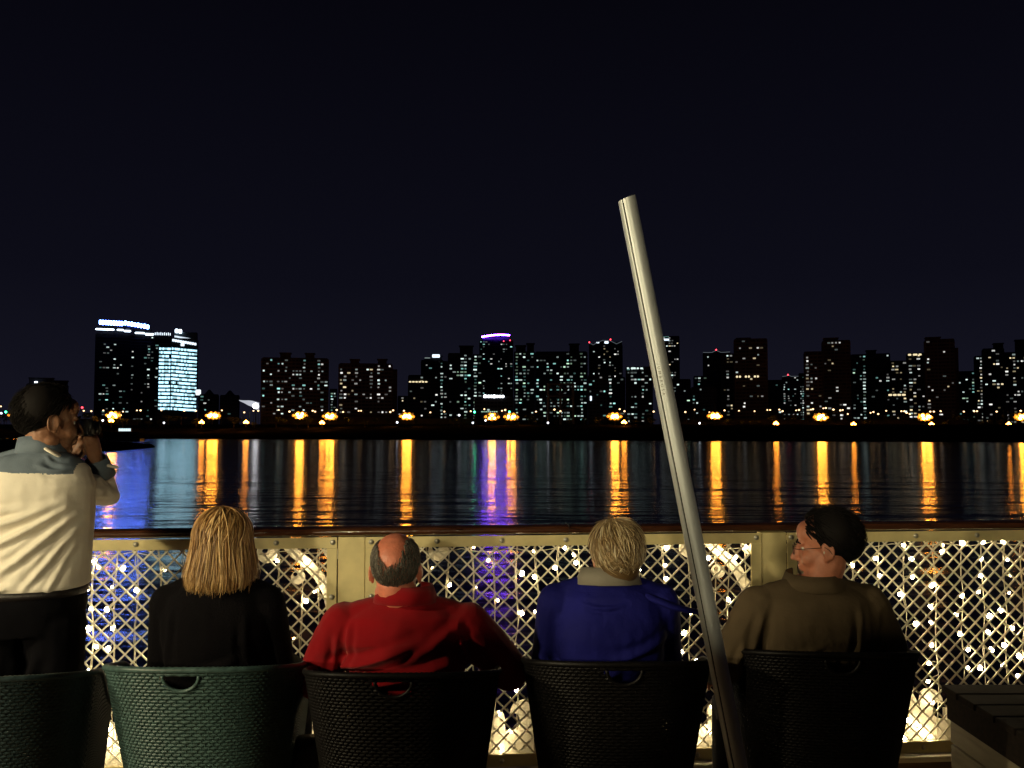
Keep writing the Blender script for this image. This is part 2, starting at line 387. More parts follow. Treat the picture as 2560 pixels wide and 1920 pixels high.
# fully lit office block
D = 820; x0 = 443
b = empty('office_block', gz(x0, D, GZ), 0, label='bright office block with every floor glowing blue-white, right of the dark twins', cat='building'); face_cam(b)
def zz(y, D=D): return P(x0, y, D).z - GZ
bm = bmesh.new(); X = lambda px: (px - x0) / F * D
box(bm, X(394), X(425), 3, 26, 0, zz(858)); box(bm, X(425.5), X(490.5), 0, 26, 0, zz(845)); box(bm, X(432), X(489), 3, 20, zz(845) + .002, zz(829))
obj('body', bm, mat('office_facade', (.05, .07, .08), .6), b)
nfl = 17
for f in range(nfl):
    y = 869.5 + f * 9.35
    for side, (a, c_, n, dy) in enumerate(((396, 424.0, 7, 0), (427, 489.5, 16, 4.5))):
        xs = np.linspace(a, c_, n + 1)
        for i in range(n):
            rr = random.Random(f * 100 + i + side * 50).random()
            if rr < .012: continue
            sl = dy * (i / n) if side else 0
            h = 5.3 if rr > .35 else 4.7
            zc = (zz(y + sl) + zz(y + sl + h)) / 2
            link('window', unit_box(E_office if rr > .3 else E_office2), b, ((X(xs[i]) + X(xs[i + 1])) / 2, 2.9 if side == 0 else -.1, zc), scale=((xs[i + 1] - xs[i] - .3) / F * D, .25, h / F * D))
    bm = bmesh.new(); box(bm, X(394.5), X(424.7), 2.3, 2.995, zz(y + 8.6), zz(y + 7.6)); box(bm, X(426), X(490.4), -.6, -.005, zz(y + 13.2 - 4), zz(y + 12.2 - 4)); obj('floor_slab', bm, M_band['grey'], b)
lit_blocks(b, 'roof_sign', [(434, 442, 822, 832), (443, 451, 823, 833)], E_white, 2, 1, x0, D)
lit_blocks(b, 'crown_light', [(428 + i * 6, 433.6 + i * 6, 848 + i * .9, 854 + i * .9) for i in range(10)], E_strip, -.1, .4, x0, D)
lit_blocks(b, 'roof_fin', [(433.2 + i * 2.8, 435 + i * 2.8, 838 + i * .45, 843 + i * .45) for i in range(20)], E_strip, 2.9, .4, x0, D)
lit_blocks(b, 'round_emblem', [(449, 458, 858, 865)], E_strip, -.1, .3, x0, D)
b = empty('billboard', gz(495.5, 800, GZ), 0, label='small glowing white billboard on a mast beside the lit office block', cat='billboard')
lit_blocks(b, 'lit_panel', [(489, 502, 974, 988)], emat('billboard_white', (.85, .95, 1), 1.3, 'NONE'), 0, .8, 495.5, 800)
bm = bmesh.new(); tube(bm, [(0, .5, 0), (0, .5, P(0, 988, 800).z - GZ)], .5); obj('mast', bm, M_black, b)
# little houses with peaked tops
for i, (a, c_, yt, lb) in enumerate(((498, 545, 988, 'left'), (550, 597, 990, 'right'))):
    b, W, H = building(f'low dark block with a small peaked roof, {lb} one of the peaked pair', a, c_, yt, 760, 'dark', 'c', .10, bay=2.6, name='low_block')
    bm = bmesh.new(); rings(bm, [(0, 8, H + .9, W * .28, 6), (0, 8, H + 3, W * .16, 4), (0, 8, H + 5.2, W * .05, 1)], 4); obj('peaked_roof', bm, M_fac['dark'], b)
# stadium roof
b = empty('stadium_roof', gz(618, 720, GZ), 0, label='floodlit white curved stadium roof with a blinding lamp, left of the wide flats', cat='stadium')
bm = bmesh.new(); out = [(597, 1000), (604, 1001), (622, 1001), (640, 1006), (640, 1024), (630, 1017), (620, 1013), (609, 1007), (600, 1003)]
extrude_outline(bm, [((a - 618) / F * 720, P(0, y_, 720).z - GZ) for a, y_ in out], 0, 9)
obj('roof_shell', bm, emat('membrane_flood_glow', (.85, .88, 1), .55, 'NONE'), b)  # roof emits a glow standing in for floodlight on it
bm = bmesh.new(); ell(bm, ((642 - 618) / F * 720, -3, P(0, 1015, 720).z - GZ), (2.6, 1.2, 2.4), sub=2); obj('floodlight', bm, emat('stadium_lamp', (.95, .95, 1), 9), b)
bm = bmesh.new()
for a in (606, 622, 638): box(bm, (a - 618) / F * 720 - .3, (a - 618) / F * 720 + .3, 2, 3, 0, 10)
tag(obj('roof_posts', bm, M_conc, b), kind='stuff')
bm = bmesh.new(); tube(bm, [((642 - 618) / F * 720, -3, 0), ((642 - 618) / F * 720, -3, P(0, 1018, 720).z - GZ)], .3); obj('lamp_mast', bm, M_black, b)

BL = [  # label, x0, x1, ytop, D, style, pal, p, kwargs
 ('dim broad block with disc-shaped roofs behind the head of the standing photographer', 66, 166, 962, 700, 'dark', 'c', .0, dict(boxes=[(72, 130, 944), (128, 165, 950)])),
 ('wide slab of brown flats with two roof boxes, left of the crane gap', 653, 821, 897, 700, 'brown', 'c', .24, dict(boxes=[(699, 724, 881), (762, 784, 881)], nolit=2)),
 ('tiny pale office block glimpsed between two slabs of flats', 824, 842, 974, 900, 'grey', 't', .5, dict(bay=2.4)),
 ('second slab of brown flats, stepped down at its right end', 846, 981, 911, 700, 'brown', 'w', .34, dict(boxes=[(875, 896, 897), (944, 966, 896)], nolit=2, steps=[(975, 993, 922)])),
 ('low pale car-park-like block beside the second slab of flats', 994, 1019, 992, 760, 'pale', 'w', .15, dict(bay=2.4, pitch=2.4)),
 ('squat dark block with one complete row of lit windows', 1020, 1097, 940, 720, 'dark', 'w', .10, {}),
 ('terraced dark tower with a small white roof sign', 1052, 1108, 902, 830, 'dark', 'c', .20, dict(boxes=[(1062, 1078, 897), (1079, 1104, 888)])),
 ('slim dark block left of the broad vertical pier', 1097.5, 1119, 905, 740, 'dark', 'c', .42, {}),
 ('dark tower under a T-shaped roof frame, left of the violet crown', 1119.5, 1180, 885, 750, 'dark', 't', .30, dict(boxes=[(1149, 1182, 863)])),
 ('narrow dark tower touching the violet-crowned one on its left', 1180.5, 1207, 888, 760, 'dark', 't', .55, {}),
 ('tall dark tower crowned by a curved violet light strip', 1198, 1283, 852, 980, 'dark', 'c', .12, dict(bay=2.8, pitch=2.8)),
 ('low dark hall with a row of round white sign letters', 1186, 1284, 994, 700, 'grey', 'c', .03, dict(nolit=1, name='low_hall', depth=14)),
 ('dark tower with a twin roof frame just right of the violet crown', 1285, 1337, 881, 760, 'dark', 't', .34, dict(boxes=[(1290, 1314, 862), (1318, 1335, 857)])),
 ('widest dark block with scattered teal windows behind the steel frame', 1337.5, 1469, 881, 760, 'dark', 't', .34, dict(boxes=[(1425, 1448, 858)])),
 ('black tower with a zigzag lit roofline and red beacons, left of the pole', 1473, 1557, 862, 900, 'dark', 'w', .12, dict(bay=2.8)),
 ('dim lower block in front of the zigzag-roofed tower', 1470, 1518, 940, 720, 'grey', 'c', .16, {}),
 ('low dark block half hidden by the zigzag tower foot', 1519, 1563, 945, 730, 'dark', 'c', .16, {}),
 ('block with stacked bright windows immediately left of the leaning pole', 1565, 1632, 919, 720, 'dark', 'c', .38, {}),
 ('tall slim tower with a white sign at its top, touching the pole on its right', 1650, 1700, 842, 930, 'dark', 'w', .28, dict(bay=2.8)),
 ('low grey block at the right foot of the pole', 1672, 1727, 950, 780, 'grey', 't', .12, {}),
 ('small dark block with teal windows near its top', 1735, 1777, 942, 830, 'dark', 't', .3, dict(bay=2.6)),
 ('pale low block in front of the small teal-windowed one', 1728, 1792, 970, 740, 'grey', 'c', .12, {}),
 ('dark tower with a peaked red-beacon roof left of the reddish tower', 1759, 1827, 882, 880, 'dark', 'c', .05, dict(bay=2.8)),
 ('brown block leaning against the left side of the reddish tower', 1805, 1836, 886, 800, 'brown', 'w', .24, {}),
 ('tall reddish tower with a near-complete row of lit windows', 1837, 1920, 849, 720, 'brown', 'w', .15, dict(boxes=[(1845, 1877, 843)], bay=2.9, cols={2, 3})),
 ('dark low block right of the reddish tower', 1920.5, 1956, 952, 830, 'dark', 'c', .07, {}),
 ('small pale tower with a red lamp on its corner', 1957, 1998, 942, 900, 'pale', 'c', .22, dict(bay=2.2, pitch=2.4)),
 ('slim dim tower with a string of small stair lights', 1999, 2012, 935, 880, 'grey', 'c', .5, dict(bay=2.4, pitch=2.4)),
 ('left half of the brownish tower pair, lower one', 2013, 2058, 881, 710, 'brown', 'w', .26, {}),
 ('right half of the brownish tower pair, taller one', 2058.5, 2128, 853, 720, 'brown', 'w', .26, dict(boxes=[(2064, 2098, 843)], cols={2, 3})),
 ('dim block with a ladder of green-white windows', 2131, 2168, 888, 770, 'dark', 't', .30, {}),
 ('almost unlit tower with a square roof box on the right', 2168.5, 2227, 886, 790, 'dark', 'c', .05, dict(boxes=[(2170, 2193, 874)])),
 ('dim block with a bright cross of windows', 2228, 2270, 904, 770, 'dark', 'w', .20, {}),
 ('dark block with a column of warm windows left of the tallest right tower', 2271, 2316, 885, 730, 'dark', 'w', .38, {}),
 ('tallest brown tower on the right, dark in its lower half', 2316.5, 2389, 850, 715, 'brown', 'w', .12, dict(boxes=[(2320, 2355, 841)], steps=[(2386, 2398, 870)])),
 ('dark low tower with a ladder of teal stair windows', 2396, 2440, 930, 800, 'dark', 't', .18, {}),
 ('narrow block with a cluster of yellow windows near its top', 2441, 2461, 892, 760, 'dark', 'w', .5, {}),
 ('dark stepped tower near the right edge', 2461.5, 2513, 873, 740, 'dark', 'w', .20, dict(boxes=[(2490, 2512, 857)])),
 ('wide dark block cut by the right edge of the view', 2514, 2600, 882, 735, 'dark', 'w', .26, dict(boxes=[(2545, 2585, 848)])),
]
B = {}
for (lb, a, c_, yt, D, st, pl, pp, kw) in BL: B[a] = building(lb, a, c_, yt, D, st, pl, pp, **kw) + (D, (a + c_) / 2)
def part_on(key, name, rects, m, y=-.7, th=.6, label=None):
    r, W, H, D, x0 = B[key]; lit_blocks(r, name, rects, m, y, th, x0, D, label)
part_on(66, 'lit_sign', [(86, 94, 954, 978)], E_white)
part_on(1020, 'window', [(1022 + i * 8, 1028.5 + i * 8, 953, 956.5) for i in range(6)], wl['warm', 3])
part_on(1052, 'roof_sign', [(1080, 1099, 886, 894)], E_strip, -.2); part_on(1052, 'roof_sign', [(1061, 1075, 894, 896)], wl['cool', 1], -.2)
part_on(1186, 'sign_letter', [(1209, 1216.5, 987, 994.5), (1218.6, 1225, 987.5, 994.5), (1225.8, 1231.5, 987.5, 994.5), (1232.3, 1239, 987, 995), (1240.3, 1246, 988, 994.5), (1247.2, 1253.2, 988, 994.5), (1254.2, 1260.4, 988, 994.5)], E_sign, -.5)
part_on(1186, 'fascia_light', [(1203 + i * 5.2, 1207.4 + i * 5.2, 1028, 1030.6) for i in range(8)], wl['green', 2])
part_on(1655 if 1655 in B else 1650, 'roof_sign', [(1656, 1674, 847, 851.5)], E_strip); part_on(1650, 'roof_lamp', [(1656.5 + i * 3, 1658 + i * 3, 841, 843) for i in range(6)], wl['teal', 2])
part_on(1473, 'roof_lamp', [(1512, 1522, 853, 859), (1491, 1499, 855, 858)], E_strip, 0)
part_on(1837, 'window', [(1841 + i * 7.4, 1846 + i * 7.4, 939, 944) for i in range(8) if i not in (2, 5)], wl['warm', 3])
part_on(2271, 'window', [(2273, 2281, 884.5, 889), (2285, 2296, 884.5, 889), (2299, 2306, 884.5, 889)], wl['warm', 3])
part_on(2228, 'window', [(2222 + i * 11, 2231 + i * 11, 985, 989.5) for i in range(4)], wl['warm', 3])
part_on(1565, 'window', [(1568, 1573, 918.5, 922), (1578, 1590, 918.5, 923), (1592, 1598, 919, 923), (1601, 1608, 919, 923)], wl['cool', 3])
part_on(1470, 'lit_sign', [(1475, 1479.5, 990, 1002)], E_strip)
# violet crown
r, W, H, D, x0 = B[1198]
bm = bmesh.new(); pts = []
for i in range(15):
    u = i / 14; pts.append(((1204 + u * 70 - x0) / F * D, 1.5 - 2 * math.sin(math.pi * u), P(0, 842 - 5 * math.sin(u * 2.2), D).z - GZ))
tube(bm, pts, .85, 6); obj('violet_light_strip', bm, E_violet, r)
bm = bmesh.new(); box(bm, -W * .40, W * .40, 2, 14, H + .901, P(0, 843, D).z - GZ); obj('crown', bm, M_fac['dark'], r)
# zigzag rooflines and beacons
def zig(key, pts, beacons):
    r, W, H, D, x0 = B[key]
    bm = bmesh.new(); q = [((a - x0) / F * D, -.5, P(0, y, D).z - GZ) for a, y in pts]
    extrude_outline(bm, [(a, z) for a, _, z in q] + [(q[-1][0], H + .9), (q[0][0], H + .9)], .2, 6); obj('zigzag_parapet', bm, M_fac['dark'], r)
    bm = bmesh.new(); tube(bm, q, .28, 5); obj('roof_edge_light', bm, E_faint, r)
    for a, y in beacons:
        bm = bmesh.new(); p = ((a - x0) / F * D, -.5, P(0, y, D).z - GZ); ell(bm, p, (.8, .8, .8), sub=1); obj('red_beacon', bm, E_spot, r)
        bm = bmesh.new(); tube(bm, [(p[0], .6, H + .9), (p[0], .1, p[2] - .5)], .15, 5); obj('beacon_mast', bm, M_black, r)
zig(1473, [(1473, 857), (1484, 863 - 1), (1496, 855), (1508, 851), (1526, 852), (1542, 860), (1556, 854)], [(1474, 855.5), (1527, 849)])
zig(1759, [(1759, 880.5), (1771, 881), (1781, 881), (1792, 876), (1803, 881), (1814, 881), (1826, 880.5)], [(1792, 874.5)])
zig(1957, [(1957, 941), (1966, 940), (1972, 938), (1980, 941), (1998, 941)], [(1971, 937)])
r, W, H, D, x0 = B[1198]
for a, y in ((1259, 853), (1275, 851)):
    bm = bmesh.new(); ell(bm, ((a - x0) / F * D, -1.2, P(0, y, D).z - GZ), (.7, .7, .7), sub=1); obj('red_beacon', bm, E_spot, r)
# cross-braced steel frame
D = 690; x0 = 1401
b = empty('steel_frame', gz(x0, D, GZ), 0, label='pale cross-braced steel frame of an unfinished building before the widest dark block', cat='steel frame')
zt, zm, zb = (P(0, y, D).z - GZ for y in (960, 990, 1024)); X = lambda a: (a - x0) / F * D
M_fr = mat('frame_steel', (.16, .14, .13), .8)
def beam(p, q, w=.9, name='girder'):
    bm = bmesh.new(); tube(bm, [p, q], w, 4); obj(name, bm, M_fr, b)
for a in (1370, 1401, 1433): beam((X(a), 0, 0), (X(a), 0, zt + .5), 1.0, 'column')
for z in (zt, zm, zb): beam((X(1369), -.1, z), (X(1434), -.1, z), .8)
for (a, c_) in ((1372, 1399), (1403, 1431)):
    k = 1 if a == 1372 else -1
    for z1, z0 in ((zt, zm), (zm, zb)):
        beam((X(a if k > 0 else c_), -.3, z1 - 1), (X(c_ if k > 0 else a), -.3, z0 + 1), .4, 'brace'); beam((X(c_ if k > 0 else a), -.35, z1 - 1), (X((a + c_) / 2), -.35, (z0 + z1) / 2), .35, 'brace')

# ---- flood walls, lamps, trees on the bank
for a, c_, y1, y2, lb in ((700, 1180, 1047, 1061, 'long dim concrete flood wall behind the trees, before the flats'), (225, 345, 1050, 1062, 'short concrete wall glowing orange under lamps, left of the spit'), (1700, 2420, 1050, 1061, 'long concrete flood wall low before the right-hand towers')):
    D = 645; b = empty('flood_wall', gz((a + c_) / 2, D, GZ - 1), 0, label=lb, cat='wall')
    W = (c_ - a) / F * D; bm = bmesh.new(); zt = P(0, y1, D).z - GZ + 1
    box(bm, -W / 2, W / 2, 0, 1, 0, zt); obj('wall_body', bm, M_conc, b)
    bm = bmesh.new(); box(bm, -W / 2, W / 2, -.3, 1.2, zt + .002, zt + .4); obj('coping', bm, M_conc, b)
    bm = bmesh.new()
    for k in range(int(W / 6)): box(bm, -W / 2 + k * 6, -W / 2 + k * 6 + .5, -.25, -.003, 0, zt)
    tag(obj('wall_piers', bm, M_conc, b), kind='stuff')

E_sod = emat('sodium_lamp', (1.0, .34, .035), 110); E_sodf = emat('sodium_lamp_small', (1.0, .31, .03), 50)
E_str = emat('street_lamp_white', (1.0, .62, .30), 3.6); E_strc = emat('street_lamp_cool', (.85, .9, 1.0), 4)
E_green = emat('green_signal', (.04, 1, .35), 22)
def ico_mesh(m, sub=1, name='globe'):
    bm = bmesh.new(); bmesh.ops.create_icosphere(bm, subdivisions=sub, radius=1); return mesh_of(bm, m, True, name)
E_halo = emat('halo_globe', (1.0, .30, .02), 1.6, 'NONE'); G_halo = ico_mesh(E_halo); G_sod = ico_mesh(E_sod); G_sodf = ico_mesh(E_sodf); G_str = ico_mesh(E_str); G_strc = ico_mesh(E_strc); G_green = ico_mesh(E_green)
bm = bmesh.new(); tube(bm, [(0, 0, 0), (0, 0, 1)], [1, .6], 6); ME_mast = mesh_of(bm, M_conc, name='mast')
big = [(36, 1038, 5), (281, 1038, 7), (531, 1039, 6), (749, 1039, 7), (824, 1041, 7), (1017, 1041, 8), (1230, 1042, 4), (1278, 1042, 5), (1537, 1041, 8), (1788, 1040, 7), (2054, 1043, 7), (2315, 1043, 5), (2557, 1043, 5)]
mid = [(278, 1052), (504, 1056), (615, 1056), (805, 1057), (1560, 1056), (1940, 1059), (2134, 1061), (2329, 1061), (2522, 1061)]
lbs = label_series([x[0] for x in big], 'blazing orange floodlight mast')
for (px, py, n), lb in zip(big, lbs):
    D = 600; p = P(px, py, D); r = empty('floodlight_mast', (p.x, D, GZ - .6), 0, label=lb, cat='floodlight', group='orange floodlight masts on the far bank'); h = p.z - GZ + .6
    link('mast', ME_mast, r, scale=(.22, .22, h)); rnd = random.Random(px)
    for k in range(n):
        a = 2 * math.pi * k / n
        link('lamp_head', G_sod, r, (math.cos(a) * (1.5 + (px * 37 % 17) / 10), math.sin(a) * 1.0, h + math.sin(a * 2 + px) * (.5 + (px * 13 % 9) / 12)), scale=[rnd.uniform(.75, 1.1)] * 3)
    for (dx, dz) in ((-4.6, .1), (4.5, -.2), (-2.6, -1.5), (2.4, -1.6), (0, -1.9), (-1.4, 2.0), (1.6, 1.9)): link('halo_globe', G_halo, r, (dx, 1.2, h + dz), scale=(1.15, .6, 1.05))  # dim glowing globes added to imitate an orange halo round the lamps
    bm = bmesh.new(); tube(bm, [(0, 0, h - 2.3), (0, 0, h - 2.2)], [(4.6, 3.0), (4.6, 3.0)], 16); obj('light_block_tray', bm, M_black, r)  # tray added under the heads, keeps their light off the bank
    bm = bmesh.new(); box(bm, -4.5, 4.5, 2.5, 2.7, h - 2.6, h + 2.6); obj('light_block_shield', bm, M_black, r)  # plate added behind the heads, keeps their light off the facades
    bm = bmesh.new(); tube(bm, [(math.cos(2 * math.pi * k / 12) * 2.2, math.sin(2 * math.pi * k / 12) * .9, h - .1) for k in range(12)], .12, 5, closed=True); obj('ring', bm, M_conc, r)
lbs = label_series([x[0] for x in mid], 'low orange lamp near the water')
for (px, py), lb in zip(mid, lbs):
    D = 575; p = P(px, py, D); r = empty('park_lamp', (p.x, D, -.4), 0, label=lb, cat='lamp', group='low orange lamps by the water'); h = p.z + .4
    link('mast', ME_mast, r, scale=(.15, .15, h))
    for k, (dx, dz) in enumerate(((0, .8), (-1.0, 0), (1.05, -.1))): link('lamp_head', G_sodf, r, (dx, 0, h + dz), scale=(.8, .8, .8))
small = [(3, 1016), (40, 1016), (191, 1027), (210, 1027), (229, 1028), (259, 1026), (302, 1038), (308, 1029), (343, 1026), (352, 1026), (404, 1026), (461, 1027), (490, 1027), (555, 1026), (611, 1031), (634, 1027), (646, 1027), (697, 1025), (724, 1029), (782, 1027), (788, 1029),
         (842, 1025), (858, 1030), (897, 1027), (903, 1027), (976, 1030), (983, 1026), (1010, 1027), (1076, 1031), (1111, 1029), (1177, 1028), (1211, 1023), (1255, 1027), (1263, 1025), (1340, 1029), (1386, 1024), (1401, 1028), (1549, 1023), (1561, 1028), (1634, 1029), (1713, 1030), (1736, 1024),
         (1773, 1031), (1811, 1026), (1847, 1027), (1886, 1028), (1918, 1025), (1925, 1025), (1948, 1024), (1956, 1028), (1990, 1026), (1997, 1025), (2027, 1024), (2032, 1023), (2058, 1021), (2064, 1020), (2083, 1024), (2100, 1026), (2106, 1025), (2119, 1035), (2176, 1032), (2183, 1030), (2195, 1035),
         (2215, 1027), (2253, 1028), (2260, 1028), (2266, 1032), (2274, 1035), (2325, 1029), (2334, 1029), (2351, 1028), (2409, 1029), (2435, 1028), (2442, 1028), (2491, 1029), (2551, 1027)]
cool = [(3, 1033), (257, 1051), (410, 1057), (993, 1056), (1370, 1057), (1749, 1058), (1148, 1038), (1214, 1051), (1182, 1057)]
lbs = label_series([x[0] for x in small], 'tall pale street lamp')
for (px, py), lb in zip(small, lbs):
    D = 675; p = P(px, py, D); r = empty('street_lamp', (p.x, D, GZ), 0, label=lb, cat='street lamp', group='pale street lamps along the far road'); h = p.z - GZ
    link('mast', ME_mast, r, scale=(.16, .16, h)); s = random.Random(px).uniform(.62, .9)
    link('lamp_head', G_str, r, (0, -.4, h), scale=(s, s, s * .8))
lbs = label_series([x[0] for x in cool], 'small cold-white lamp')
for (px, py), lb in zip(cool, lbs):
    D = 590; p = P(px, py, D); z0 = min(0, p.z - 2); r = empty('cold_white_lamp', (p.x, D, z0), 0, label=lb, cat='lamp', group='cold white lamps on the bank'); h = p.z - z0
    link('mast', ME_mast, r, scale=(.12, .12, h)); link('lamp_head', G_strc, r, (0, 0, h), scale=(.75, .75, .75))
for px, lb in ((17, 'green traffic signal at the far left edge'), (1188, 'green traffic signal left of the violet-crowned tower'), (1275, 'green traffic signal just right of the violet-crowned tower')):
    D = 640; p = P(px, 1030, D); r = empty('traffic_signal', (p.x, D, GZ), 0, label=lb, cat='traffic signal', group='green traffic signals'); h = p.z - GZ
    link('mast', ME_mast, r, scale=(.15, .15, h - .6)); bm = bmesh.new(); box(bm, -1.6, 1.6, -.1, .4, h - .8, h + .8); obj('housing', bm, M_black, r)
    link('green_lens', G_green, r, (-.5, -.4, h), scale=(.75, .4, .75))
p = P(206, 1019, 640); r = empty('traffic_signal', (p.x, 640, GZ), 0, label='red traffic signal above the camera of the standing man', cat='traffic signal')
link('mast', ME_mast, r, scale=(.15, .15, p.z - GZ - .8)); bm = bmesh.new(); box(bm, -.9, .9, -.1, .4, p.z - GZ - .9, p.z - GZ + .9); obj('housing', bm, M_black, r)
link('red_lens', ico_mesh(E_spot), r, (0, -.4, p.z - GZ), scale=(.85, .4, .85))

# trees
M_leaf = mat('dark_leaves', (.07, .085, .03), .7, spec=0); M_bark = mat('bark', (.06, .045, .03), .9)
def crown_mesh(seed, n=260):
    rnd = random.Random(seed); bm = bmesh.new()
    cl = [(rnd.uniform(-1.6, 1.6), rnd.uniform(-1.3, 1.3), rnd.uniform(-1.1, 1.2), rnd.uniform(.7, 1.3)) for _ in range(7)]
    for i in range(n):
        c = rnd.choice(cl); d = Vector((rnd.gauss(0, 1), rnd.gauss(0, 1), rnd.gauss(0, 1))).normalized() * c[3] * rnd.uniform(.55, 1.05)
        p = Vector(c[:3]) + d; s = rnd.uniform(.16, .36); q = Quaternion((rnd.gauss(0, 1), rnd.gauss(0, 1), rnd.gauss(0, 1), rnd.gauss(0, 1))).normalized()
        bm.faces.new([bm.verts.new(p + q @ Vector(k)) for k in ((-s, 0, 0), (0, -s * .6, 0), (s, 0, 0), (0, s * .6, 0))])
    return mesh_of(bm, M_leaf, name='crown')
def trunk_mesh(seed):
    rnd = random.Random(seed); bm = bmesh.new(); tube(bm, [(0, 0, 0), (.06, 0, 1), (0, .05, 2.2)], [.2, .15, .09], 7)
    for k in range(4):
        a = rnd.uniform(0, 6.28); tube(bm, [(0, 0, 1.3 + k * .2), (math.cos(a) * .9, math.sin(a) * .9, 2.4 + k * .3)], [.08, .03], 5)
    return mesh_of(bm, M_bark, name='trunk')
CR = [crown_mesh(s) for s in range(5)]; TR = [trunk_mesh(s) for s in range(3)]
rnd = random.Random(3); txs = []
x = -10
while x < 2570:
    if not (1060 < x < 1130 and rnd.random() < .4): txs.append(x)
    x += rnd.uniform(16, 40)
lbs = label_series(txs, 'dark bushy tree')
for i, (px, lb) in enumerate(zip(txs, lbs)):
    D = rnd.uniform(578, 632); s = rnd.uniform(.8, 1.75); zg = GZ - .6 if D > 600 else -.2
    r = empty('bank_tree', gz(px, D, zg), rnd.uniform(0, 6), label=lb, cat='tree', group='dark trees on the far bank')
    link('trunk', TR[i % 3], r, scale=(s, s, s)); link('crown', CR[i % 5], r, (0, 0, 3.0 * s), scale=(s * 1.25, s * 1.25, s * rnd.uniform(.75, 1.0)))
# bushes on the spit, barge with lit sign
for i, px in enumerate((-30, 40, 95, 150, 210, 262, 330, 368)):
    D = 385; s = (1.5, 1.3, 1.7, 1.4, 1.2, .9, .8, .5)[i]
    r = empty('spit_bush', gz(px, D - (6 if px > 300 else 0), WZ + .8), i, label='dark bush on the black spit of land, ' + (ORD + ['rightmost'])[i], cat='bush', group='bushes on the spit')
    link('foliage', CR[i % 5], r, (0, 0, .9 * s), scale=(s * 1.5, s, s * .7)); link('stem', TR[i % 3], r, scale=(.6 * s, .6 * s, .5 * s))
D = 480; r = empty('moored_barge', gz(317, D, WZ), 0, label='dark moored barge with a small glowing white sign, behind the spit', cat='barge')
bm = bmesh.new(); box(bm, -14, 9, -3, 3, -.3, 1.4); obj('hull', bm, M_black, r); bm = bmesh.new(); box(bm, -12, 7, -2, 2, 1.402, 5.0); obj('cabin', bm, M_fac['dark'], r)
zt = P(0, 1071, D).z - WZ; zb = P(0, 1078, D).z - WZ
bm = bmesh.new(); box(bm, -3.6, 3.8, -2.0, -1.2, zb - .3, zt + .2); box(bm, -3, -2.6, -1.8, -1.4, 4.9, zb - .29); box(bm, 2.6, 3, -1.8, -1.4, 4.9, zb - .29); obj('sign_frame', bm, M_black, r)
for k in range(7):
    bm = bmesh.new(); box(bm, -3.3 + k * .98, -2.45 + k * .98, -2.25, -2.005, zb, zt); bevel(bm, .12, 1); obj('sign_letter', bm, emat('barge_sign', (.75, .95, 1), 1.2, 'NONE') if k == 0 else bpy.data.materials['barge_sign'], r)

# ================================================================== THE DECK
RA = P(0, 1923.5, YZ(1923.5, .15)); RB = P(2560, 1843.4, YZ(1843.4, .15))
ang = math.atan2(RB.y - RA.y, RB.x - RA.x); RO = Vector((RA.x, RA.y, 0)); RU = Vector((math.cos(ang), math.sin(ang), 0)); RN = Vector((-RU.y, RU.x, 0))
def rs(px, py, off=0):
    """picture point -> (s, z) on the railing plane shifted outward by off"""
    d = ray(px, py); o = RO + RN * off; t = (o - Vector((0, 0, EYE))).dot(RN) / d.dot(RN); q = Vector((0, 0, EYE)) + d * t
    return (q - RO).dot(RU), q.z
def S(px, py=1400): return rs(px, py)[0]
RM = Matrix.Translation(RO) @ Matrix.Rotation(ang, 4, 'Z')
def rempty(name, s, **k): return empty(name, RO + RU * s, ang, **k)
ZC, ZO, ZB, ZF = 1.108, 1.060, .150, .098
# handrail
r = rempty('handrail', 0, label='dark varnished wooden handrail capping the whole cream railing', cat='handrail')
bm = bmesh.new(); prof = []
for k in range(14):
    t = 2 * math.pi * k / 14; c, s_ = math.cos(t), math.sin(t)
    prof.append((.058 * math.copysign(abs(c) ** .75, c), ZC + .002 + .021 + .021 * math.copysign(abs(s_) ** .75, s_)))
ss = np.linspace(-2.2, 6.6, 60); pr = None
for s_ in ss:
    L = [bm.verts.new((s_, y + .022, z + .0012 * noise.noise(Vector((s_ * 3, y * 9, 1))))) for y, z in prof]
    if pr:
        for k in range(14): bm.faces.new((pr[k], pr[(k + 1) % 14], L[(k + 1) % 14], L[k]))
    else: bm.faces.new(L)
    pr = L
bm.faces.new(pr); obj('rail_cap', bm, M_rail, r, True)
bm = bmesh.new(); box(bm, -.0008, .0008, -.058 + .022 - .0006, .08, ZC + .006, ZC + .046)
me = mesh_of(bm, M_hole)
for px in (1420,): link('joint', me, r, (S(px, 1330), -.0, 0))

posts = [(-215, -147, 'cream steel post hidden behind the standing photographer'), (844, 913, 'cream steel post left of the bald man'), (1902, 1966, 'cream steel post beside the face of the man in khaki'), (2950, 3020, 'cream steel post beyond the right edge')]
for a, c_, lb in posts:
    s0, s1 = S(a), S(c_); r = rempty('railing_post', s0, label=lb, cat='post', group='flat cream posts of the railing')
    bm = bmesh.new(); box(bm, .0015, s1 - s0 - .0015, -.006, .05, 0, ZC - .001); bevel(bm, .0018, 2); obj('post_plate', bm, M_paint, r)
    bm = bmesh.new(); box(bm, .02, s1 - s0 - .02, .0501, .075, 0, ZC - .01); obj('post_web', bm, M_paint, r)

